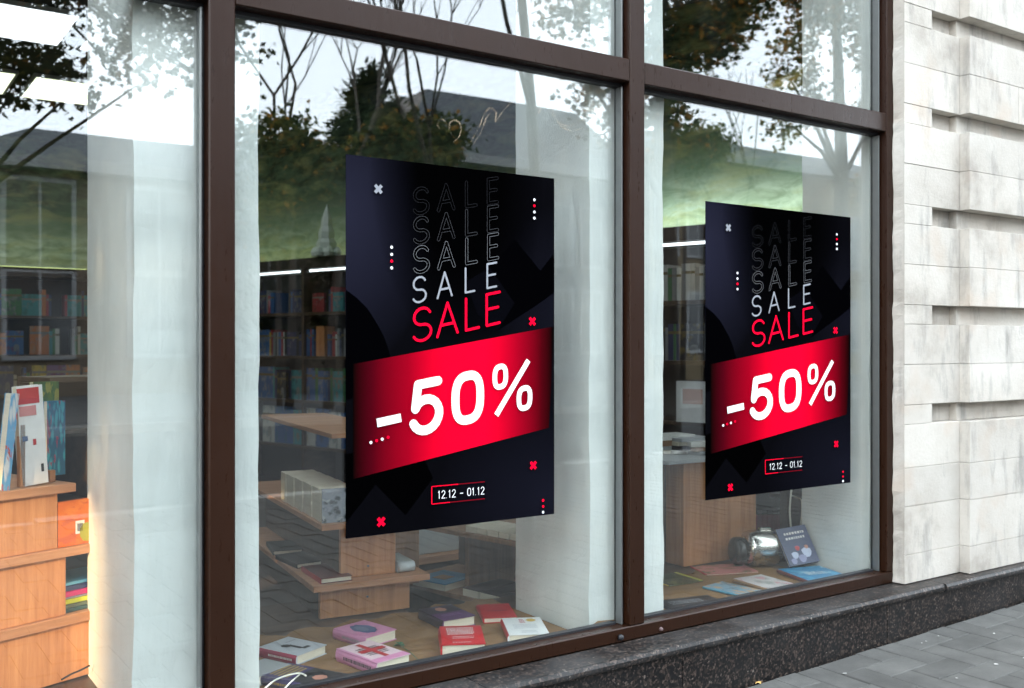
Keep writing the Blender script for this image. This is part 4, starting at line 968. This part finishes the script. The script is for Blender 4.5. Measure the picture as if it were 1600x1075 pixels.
M_('core_panel',pl1-.016,pl1,.0185,1.0,s1t+.0005,s2b-.001,DIMW); M_('core_panel',wM-.016,wM,.0185,1.0,PZ,s1b-.001,DIMW)
M_('end_panel',pl0+.03,pl1-.02,.02,.04,s2t+.0005,s2t+.26,WOODV); M_('shelf_board',pl0-.04,pl1+.03,-.04,.9,s2t+.2605,s2t+.275,WOODH)
for (px,py) in ((575,884),(574,932)): 
    l,z=LM(px,py); MB().tube([(l,-.0022,z-PZ),(l,.001,z-PZ)],.0035,12).build('screw',ALU,mc)
# dark platform floor next to it is seen; books on these shelves
def flatM(l,o,w,d,h,z,m,label,rot=0,pages=True,spine=None):
    p=onM(l,o,z); b=thing('book',label,'book',p,angM+rot); bx((0,0,0),(w,d,.002),'cover',m,b); bx((0,0,h-.002),(w,d,h),'cover',m,b); bx((.003,.002,.0022),(w-.003,d-.002,h-.0022),'page_block',PAGES,b)
    bx((-.002,0,.0),(-.0002,d,h),'spine',spine or m,b); return b
l0,_=LM(497,912,-.04)
flatM(l0+.01,-.04,.10,.20,.016,s1t+.001,c('cover_dark_red',(.10,.02,.02)),'dark red book at the street end of the middle shelf in the large pane',.03,spine=INKR)
flatM(l0-.0,.20,.10,.18,.015,s1t+.001,BKD,'black book lying behind the dark red one on the middle shelf',.15)
flatM(l0-.02,.44,.10,.18,.015,s1t+.001,c('cover_charcoal',(.03,.035,.035)),'charcoal book farthest back on the middle shelf of the stepped bookcase',-.1)
# white rolled book on right end of shelf
l0,_=LM(622,893,.0)
w0=flatM(l0,.0,.052,.13,.034,s1t+.001,c('cover_silver',(.45,.50,.50)),'silver and white thick book on the right end of the middle shelf',.02,spine=CLG)
MB().tube([(-.001,-.001,.017),(.053,-.001,.017)],.0165,12).build('rolled_spine',c('gloss_white',(.6,.64,.66)),w0,smooth=True)
# row of paperbacks with fore-edges out on the top shelf
l0,_=LM(505,820,-.04)
ORD=['first','second','third','fourth','fifth','sixth','seventh','eighth','ninth','tenth','eleventh','twelfth','thirteenth','fourteenth']
for k in range(14):
    o=MB().box((0,0,0),(.115,.034,.10)).build('paperback',[PAGES],loc=onM(l0+.002*((k*7)%3),-.012+.036*k,s2t+.001),rotz=angM)
    tag(o,f'cream edged paperback, {ORD[k]} from the street end in the row behind the near poster','book','cream paperbacks on the upper shelf of the stepped bookcase')
fb=thing('book','black and white picture book at the street end of the cream paperback row','book',onM(l0-.002,-.035,s2t+.001),angM)
bx((0,0,0),(.12,.004,.105),'cover',cover((.30,.33,.38),(.04,.05,.06),(.45,.48,.5),2),fb); bx((.002,.0045,.001),(.118,.02,.104),'page_block',PAGES,fb)
# rows of dark paperback tops just covers
# ------------------------------------------------------------ right gondola in large pane
G0=Vector((1.99,.62)); GD=Vector((-.12,.55)).normalized()
G=thing('low_bookshelf','brown low bookshelf behind the middle pillar holding dark paperbacks','bookcase',(G0.x,G0.y,-.15),math.atan2(GD.y,GD.x)-math.pi/2)
# local y runs back along the shelf, local x to the right
def g_(name,a,b,m): return bx((a[0],a[1],a[2]+.15),(b[0],b[1],b[2]+.15),name,m,G,.001)
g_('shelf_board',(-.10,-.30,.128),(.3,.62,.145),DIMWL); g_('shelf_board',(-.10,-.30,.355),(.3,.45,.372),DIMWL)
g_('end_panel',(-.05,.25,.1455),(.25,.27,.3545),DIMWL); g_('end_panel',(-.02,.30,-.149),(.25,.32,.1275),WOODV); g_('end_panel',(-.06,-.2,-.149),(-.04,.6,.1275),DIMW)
g_('back_panel',(.25,-.3,-.149),(.27,.62,.60),DIMW)
ga=math.atan2(GD.y,GD.x)-math.pi/2
def onG(x,y,z): return Vector((G0.x+math.cos(ga)*x-math.sin(ga)*y,G0.y+math.sin(ga)*x+math.cos(ga)*y,z))
for k in range(4):
    o=thing('book',f'dark covered paperback with cream edges, number {["one","two","three","four","five"][k]} from the pillar on the low bookshelf','book',onG(-.095,-.112+k*.088,.146),ga,'dark paperbacks on the low bookshelf')
    o['label']='dark covered paperback with cream edges, '+['nearest','second nearest','third','farthest'][k]+' from the middle pillar, low bookshelf'
    bx((0,0,.026),(.19,.083,.028),'cover',c('cover_dark_brown',(.035,.025,.03)),o); bx((.001,.001,0),(.189,.082,.0258),'page_block',PAGES,o)
for k in range(6):
    o=bx((0,0,0),(.15,.05,.022),'book',[PAGES],None,.001); o.location=onG(-.09,-.10+k*.055,.373); o.rotation_euler.z=ga; tag(o,f'cream paperback, {ORD[k]} from the middle pillar on the upper board under the near poster','book','cream paperbacks on the low bookshelf')
bb=thing('book','bright blue book with a brown picture lying on the low bookshelf','book',onG(-.10,.32,.146),ga+.1)
bx((0,0,.0),(.17,.16,.022),'page_block',PAGES,bb); bx((-.001,-.001,.0225),(.172,.162,.025),'cover',c('cover_bright_blue',(.03,.22,.40)),bb); bx((.05,.05,.0255),(.11,.11,.026),'printed_shape',c('print_umber',(.22,.12,.05)),bb)
# pale box behind on a dark low table
qa,qb=at(650,868,1.55),at(736,868,1.55); zt_=at(690,815,1.55).z
tag(MB().box((qa.x,1.55,qa.z),(qb.x,1.8,zt_)).build('display_box',flat('pale_display_box',(.40,.41,.40),.6),bevel=.002),'pale grey box on a dark low table seen just under the near poster','box')
lt=thing('low_table','dark low table behind the stepped bookcase carrying a pale box','table',(0,0,0))
bx((qa.x-.1,1.5,qa.z-.03),(qb.x+.3,1.95,qa.z-.001),'table_top',WOODH,lt); bx((qa.x-.08,1.52,-.149),(qb.x+.28,1.54,qa.z-.0305),'front_board',DARKW,lt)
for a_ in (qa.x-.08,qb.x+.25): bx((a_,1.9,-.149),(a_+.03,1.93,qa.z-.0305),'leg',DARKW,lt)
lq=LM(655,860,.30)[0]
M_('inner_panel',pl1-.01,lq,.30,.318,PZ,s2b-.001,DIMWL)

# ------------------------------------------------------------ the other side of the street (seen reflected in the glass)
BW=[flat('facade_cream',(.115,.09,.065),.9),flat('facade_grey',(.08,.083,.092),.9),flat('facade_ochre',(.12,.09,.05),.9)]
ROOF=flat('dark_slate_roof',(.04,.045,.055),.7); DARKG=flat('far_window_glass',(.02,.025,.03),.12); TRIM=flat('pale_trim',(.20,.205,.21),.8)
def building(x0,x1,y,h,m,label,roofh,nwin,inset=1.2,rows=2):
    t=thing('town_building',label,'building',(x0,y,-.04)); W_=x1-x0
    bx((0,-8,0),(W_,0,h),'wall',m,t)
    mb=MB(); mb.add([(0-.3,.3,h+.25),(W_+.3,.3,h+.25),(W_+.3,-8.3,h+.25),(-.3,-8.3,h+.25),(inset,-inset,h+roofh),(W_-inset,-inset,h+roofh),(W_-inset,-8+inset,h+roofh),(inset,-8+inset,h+roofh)],[(0,1,5,4),(1,2,6,5),(2,3,7,6),(3,0,4,7),(4,5,6,7)]); rf=mb.build('roof',ROOF,t)
    bx((-.35,-8.3,h+.002),(W_+.35,.38,h+.249),'cornice',TRIM,t)
    for k in range(2 if roofh>1.1 or h>6 else 0):
        cx=W_*(.25+.5*k); bx((cx-.3,-4,h+roofh*.5),(cx+.3,-3.5,h+roofh+.35),'chimney',m,rf)
    for r in range(rows):
        for k in range(nwin):
            cx=W_*(k+.5)/nwin; z0=.9+r*(h-1.0)/rows; ww=min(.6,W_/nwin*.3)
            f=bx((cx-ww-.1,.002,z0-.1),(cx+ww+.1,.07,z0+1.75),'window',TRIM,t)
            bx((cx-ww,.0705,z0),(cx-.03,.08,z0+1.65),'pane',DARKG,f); bx((cx+.03,.0705,z0),(cx+ww,.08,z0+1.65),'pane',DARKG,f)
yB=-20
a=mir(395,200,20).x; b=mir(655,200,20).x
building(2.2,b-.3,yB,4.6,BW[0],'cream two storey building across the street, reflected left of the near poster',1.1,4)
building(b,mir(1010,200,20).x,yB-.6,5.9,BW[1],'grey building with a steep slate roof reflected above the near poster',2.2,7)
building(mir(1012,200,20).x,mir(1390,200,20).x,yB,6.8,BW[2],'ochre building across the street reflected in the right pane',1.0,9)
building(62,95,yB-2,7.5,BW[1],'long grey building farther down the street',1.2,12)
building(-26.75,1.6,yB,8.3,BW[1],'unseen tall grey building across the street, added to shade the shopfront',1.2,12,.3,3)  # out of view, added and sized to keep the sun off the shopfront

LG=[mat('leaf_dark_green',lambda t,o:leafm(t,o,(.035,.055,.018))),None,None] if False else None
def leafm(name,col):
    def b(t,o):
        n=noise(t,3,pos(t),3); cc=mixc(t,n,tuple(x*.7 for x in col),tuple(min(1,x*1.35) for x in col))
        d=N(t,'ShaderNodeBsdfDiffuse'); tr=N(t,'ShaderNodeBsdfTranslucent'); L(t,cc,d.inputs[0]); L(t,cc,tr.inputs[0]); m=N(t,'ShaderNodeMixShader'); m.inputs[0].default_value=.4
        L(t,d.outputs[0],m.inputs[1]); L(t,tr.outputs[0],m.inputs[2]); L(t,m.outputs[0],o.inputs[0])
    return mat(name,b)
LEAF=[leafm('leaf_dark_green',(.022,.034,.012)),leafm('leaf_olive',(.09,.085,.02)),leafm('leaf_autumn_ochre',(.30,.15,.03))]
BARK=mat('grey_brown_bark',lambda t,o:bsdf(t,o,ramp(t,noise(t,8,pos(t,(1,1,.2)),6,.7),[(.3,(.025,.02,.016)),(.7,(.075,.062,.05))]),.9,0,.2,noise(t,14,pos(t,(1,1,.2)),6,.7),.8,.03))
def leaf_pts(s,rg):
    # a small lobed leaf, slightly folded
    out=[]
    for k,(a,r) in enumerate(((0,1),(28,.5),(55,.85),(85,.42),(130,.6),(180,.25),(230,.6),(275,.42),(305,.85),(332,.5))):
        out.append(Vector((s*r*math.cos(R(a)),s*r*math.sin(R(a)),s*.15*abs(math.sin(R(a))))))
    return out
def tree(name,label,base,trunk,blobs,nleaf,ls,seed,weights=(6,3,1),tr=.16,nbr=5,twig=1.0):
    rg=random.Random(seed); t=thing(name,label,'tree',base,0,None); B=Vector(base)
    mb=MB(); pts=[Vector(p)-B for p in trunk]; n=len(pts); mb.tube(pts,[tr*(1-.55*i/(n-1)) for i in range(n)],10)
    lm=MB(); tot=sum(b[1][0]*b[1][1]*b[1][2] for b in blobs) or 1
    for (cx,rad) in blobs:
        C=Vector(cx)-B; 
        src=min(pts[1:],key=lambda p:(p-C).length); st=src.copy()
        mid=(st+C)/2+Vector((rg.uniform(-.15,.15),rg.uniform(-.15,.15),rg.uniform(0,.2)))*rad[0]
        mb.tube([st,mid,C],[tr*.35,tr*.22,tr*.10],7)
        share=int(nleaf*rad[0]*rad[1]*rad[2]/tot)
        # clumps: leaves gather round twig ends
        ncl=max(3,share//11)
        for q in range(ncl):
            while 1:
                d=Vector((rg.uniform(-1,1),rg.uniform(-1,1),rg.uniform(-1,1)))
                if .05<d.length<1: break
            e=C+Vector((d.x*rad[0],d.y*rad[1],d.z*rad[2]))
            if rg.random()<.8: mb.tube([C+(e-C)*.15,C+(e-C)*.6+Vector((rg.uniform(-.1,.1),0,rg.uniform(-.1,.1)))*rad[0],e],[tr*.07,tr*.05,tr*.02],4,cap=False)
            for k in range(share//ncl):
                p=e+Vector((rg.gauss(0,1),rg.gauss(0,1),rg.gauss(0,.8)))*ls*1.9
                M=Matrix.Translation(p)@Matrix.Rotation(rg.uniform(0,6.3),4,'Z')@Matrix.Rotation(rg.uniform(-1.3,1.3),4,'X')@Matrix.Rotation(rg.uniform(-1,1),4,'Y')
                lp=leaf_pts(ls*rg.uniform(.6,1.2),rg); lm.add([M@x for x in lp],[tuple(range(10))],rg.choices((0,1,2),weights)[0])
    mb.build('trunk',BARK,t,smooth=True)
    if nleaf: lm.build('crown',LEAF,t)
    return t
def bare(label,base,h,seed,tr=.12,spread=.5,lv=5,h0=.45):
    rg=random.Random(seed); t=thing('bare_tree',label,'tree',base); mb=MB()
    def br(p,d,l,r,k):
        q=p+d*l*.5+Vector((rg.uniform(-1,1),rg.uniform(-1,1),rg.uniform(-.3,.5)))*l*.07; e=q+(d+Vector((rg.uniform(-1,1),rg.uniform(-1,1),0))*.12)*l*.5
        mb.tube([p,q,e],[r,r*.85,r*.66],7 if k>2 else 4,cap=False)
        if k==0: return
        for _ in range(2 if k>3 else 3):
            dd=(d+Vector((rg.uniform(-1,1),rg.uniform(-1,1),rg.uniform(-.2,.5)))*spread).normalized(); br(e if rg.random()<.7 else q,dd,l*rg.uniform(.62,.82),r*.62,k-1)
    br(Vector((0,0,0)),Vector((0,0,1)),h*h0,tr,lv); mb.build('trunk',BARK,t,smooth=True); return t
def gp(px,dist): p=mir(px,538,dist); return (p.x,-dist,-.05)
def bl(px,py,dist,rx,ry,rz): return (mir(px,py,dist),(rx,ry,rz))
# near street tree reflected in the left pane
d=6.2
def tk(px,dist,top,px2=None):
    a=mir(px,538,dist); b=mir(px2 or px,top,dist); return [(a.x,-dist,-.1),(a.x*.5+b.x*.5+.04,-dist,b.z*.5),(b.x,-dist,b.z)]
tree('street_tree','leafy kerbside tree whose dark leaves are reflected at the top of the left pane',gp(-60,d),tk(-60,d,-120),
  [bl(20,125,d,.42,.5,.20),bl(75,110,d,.40,.5,.16),bl(115,140,d,.22,.4,.14),bl(-20,-40,d,.3,.5,.12),bl(-80,60,d,.8,.7,.5),bl(215,20,d,.30,.4,.30),bl(170,100,d,.2,.3,.2),bl(290,-20,d,.35,.4,.35),bl(345,55,d,.22,.3,.2),bl(225,80,d,.25,.3,.22),bl(290,110,d,.14,.2,.14),bl(395,95,d,.10,.2,.22),bl(255,50,d,.38,.4,.34),bl(340,20,d,.35,.4,.2),bl(215,135,d,.16,.3,.12),bl(330,130,d,.12,.2,.10),bl(-60,-150,d,1.6,1.2,.9),bl(200,-200,d,1.0,1.0,.6)],21000,.052,11,(8,2.5,.6),.07)
d=5.6
tree('street_tree','leafy kerbside tree with ochre leaves reflected beside the middle post',gp(1035,d),tk(1042,d,-60,1025),
  [bl(1075,60,d,.55,.6,.34),bl(1110,30,d,.5,.6,.28),bl(1150,10,d,.35,.5,.22),bl(1060,100,d,.35,.5,.18),bl(1040,180,d,.28,.4,.22),bl(1060,150,d,.22,.3,.14),bl(930,140,d,.25,.3,.22),bl(960,200,d,.18,.3,.12),bl(900,20,d,.3,.4,.2),bl(1130,-80,d,1.0,.9,.4),bl(1000,-90,d,.9,.9,.5)],15000,.058,12,(4,3.5,3),.15)
d=7.5
tree('street_tree','tree with a straight sunlit trunk reflected at the right end of the window',gp(1312,d),tk(1318,d,-80,1305),
  [bl(1245,70,d,.40,.5,.16),bl(1230,120,d,.36,.5,.18),bl(1270,140,d,.3,.4,.2),bl(1360,60,d,.4,.5,.5),bl(1370,160,d,.25,.4,.3),bl(1240,200,d,.38,.5,.10),bl(1280,30,d,.5,.6,.2),bl(1350,300,d,.3,.4,.25),bl(1300,-60,d,1.6,1.2,.6)],12000,.06,13,(2.5,4,3.5),.13)
bare('bare tree with forked branches reflected left of the near poster',gp(515,13),8.6,5,.09,.42,5,.42)
bare('thin bare tree reflected near the left pillar',gp(440,14),7.6,8,.06,.55,5,.42)
bare('bare tree with a wide fork reflected above the near poster',gp(705,12),8.0,15,.08,.42,5,.5)
bare('straight bare tree trunk reflected at the edge of the middle pillar',gp(797,10),9.0,23,.10,.35,4,.55)
bare('slim bare tree reflected in front of the ochre building',gp(1180,15),7.0,31,.06,.5,4,.42)
# dense conifer
def conifer(label,base,h,r,seed,n=9000,ls=.16):
    rg=random.Random(seed); t=thing('conifer_tree',label,'tree',base); MB().tube([(0,0,0),(.1,0,h*.5),(0,0,h*.97)],[.2,.12,.02],8).build('trunk',BARK,t)
    lm=MB()
    lim=[(rg.uniform(0,6.28),rg.random()**.8,rg.uniform(.75,1.15)) for _ in range(150)]
    for k in range(n):
        a,hh,ln=lim[rg.randrange(150)]; rr=rg.random()**.6*ln; z=h*(.10+.9*hh); rad=r*(1-hh)**.65*rr*(1.0+.15*math.sin(a*3))
        p=Vector((rad*math.cos(a)+rg.gauss(0,.12),rad*math.sin(a)+rg.gauss(0,.12),z+rr*.35*(1-hh)+rg.gauss(0,.12)))
        M=Matrix.Translation(p)@Matrix.Rotation(a+rg.uniform(-.8,.8),4,'Z')@Matrix.Rotation(rg.uniform(-.8,.8),4,'X')@Matrix.Rotation(rg.uniform(-.9,.3),4,'Y'); s=ls*rg.uniform(.6,1.3)
        lm.add([M@Vector(q) for q in ((0,0,0),(s*.6,s*.22,0),(s*1.4,0,.02),(s*.6,-s*.22,0))],[(0,1,2,3)],rg.choices((0,1,2),(10,2,.2))[0])
    lm.build('crown',[LEAFC,LEAF[0],LEAF[1]],t); return t
LEAFC=leafm('needle_dark_green',(.012,.020,.010))
p=gp(578,17.5); conifer('dense dark evergreen reflected between the bare trees above the near poster',p,mir(565,135,17.5).z+.3,2.0,3,11000)
p=gp(470,18); conifer('broad dark evergreen reflected beside the left pillar',p,mir(470,225,18).z,1.7,4,7000)
p=gp(635,17); conifer('small dark evergreen reflected under the slate roof',p,mir(640,205,17).z,1.3,6,5000)
# unseen tree, added to block the sun above the left stand
p=gp(765,9.5)
tree('street_tree','unseen leafy kerbside tree farther left along the street, added to shade the upper window',(-10.9,-6.4,-.1),[(-10.9,-6.4,-.1),(-10.85,-6.45,2.2),(-10.5,-6.5,4.0)],
  [((-9.0,-6.6,4.15),(1.8,1.3,1.1)),((-10.2,-7.0,4.6),(1.5,1.4,1.2)),((-8.0,-6.2,4.7),(1.5,1.4,1.2))],9000,.11,17,(7,3,1),.2)

for k,(pa,pb) in enumerate((((300,196),(1500,330)),((300,206),(1500,345)))):
    a,b=mir(*pa,9),mir(*pb,9); a=a+(a-b)*.6; c_=b+(b-a)*.3; a.z=c_.z=b.z=5.2-.12*k
    tag(MB().tube([a,(a+c_)/2-Vector((0,0,.15)),c_],.012,6).build('overhead_wire',RUBBER),('upper' if k==0 else 'lower')+' overhead wire above the street reflected across the panes','wire')

d=13
tree('autumn_tree','small ochre autumn tree across the street reflected above the near poster corner',gp(645,d),tk(645,d,250),[bl(640,235,d,.9,.8,.5),bl(675,215,d,.6,.6,.35),bl(610,260,d,.7,.6,.5)],5200,.085,41,(5,3.5,1),.08)
tree('autumn_tree','small ochre autumn tree across the street reflected beside the first white pillar',gp(455,d),tk(455,d,250),[bl(435,235,d,.7,.8,.5),bl(480,270,d,.6,.6,.5),bl(425,320,d,.5,.6,.6)],4200,.085,42,(5,3.5,1),.08)
d=16
tree('autumn_tree','leafy tree across the street reflected at the left edge of the right pane',gp(1065,d),tk(1065,d,220),[bl(1075,245,d,.8,.8,.6),bl(1100,225,d,.7,.7,.4)],4200,.09,43,(5,4,.8),.08)
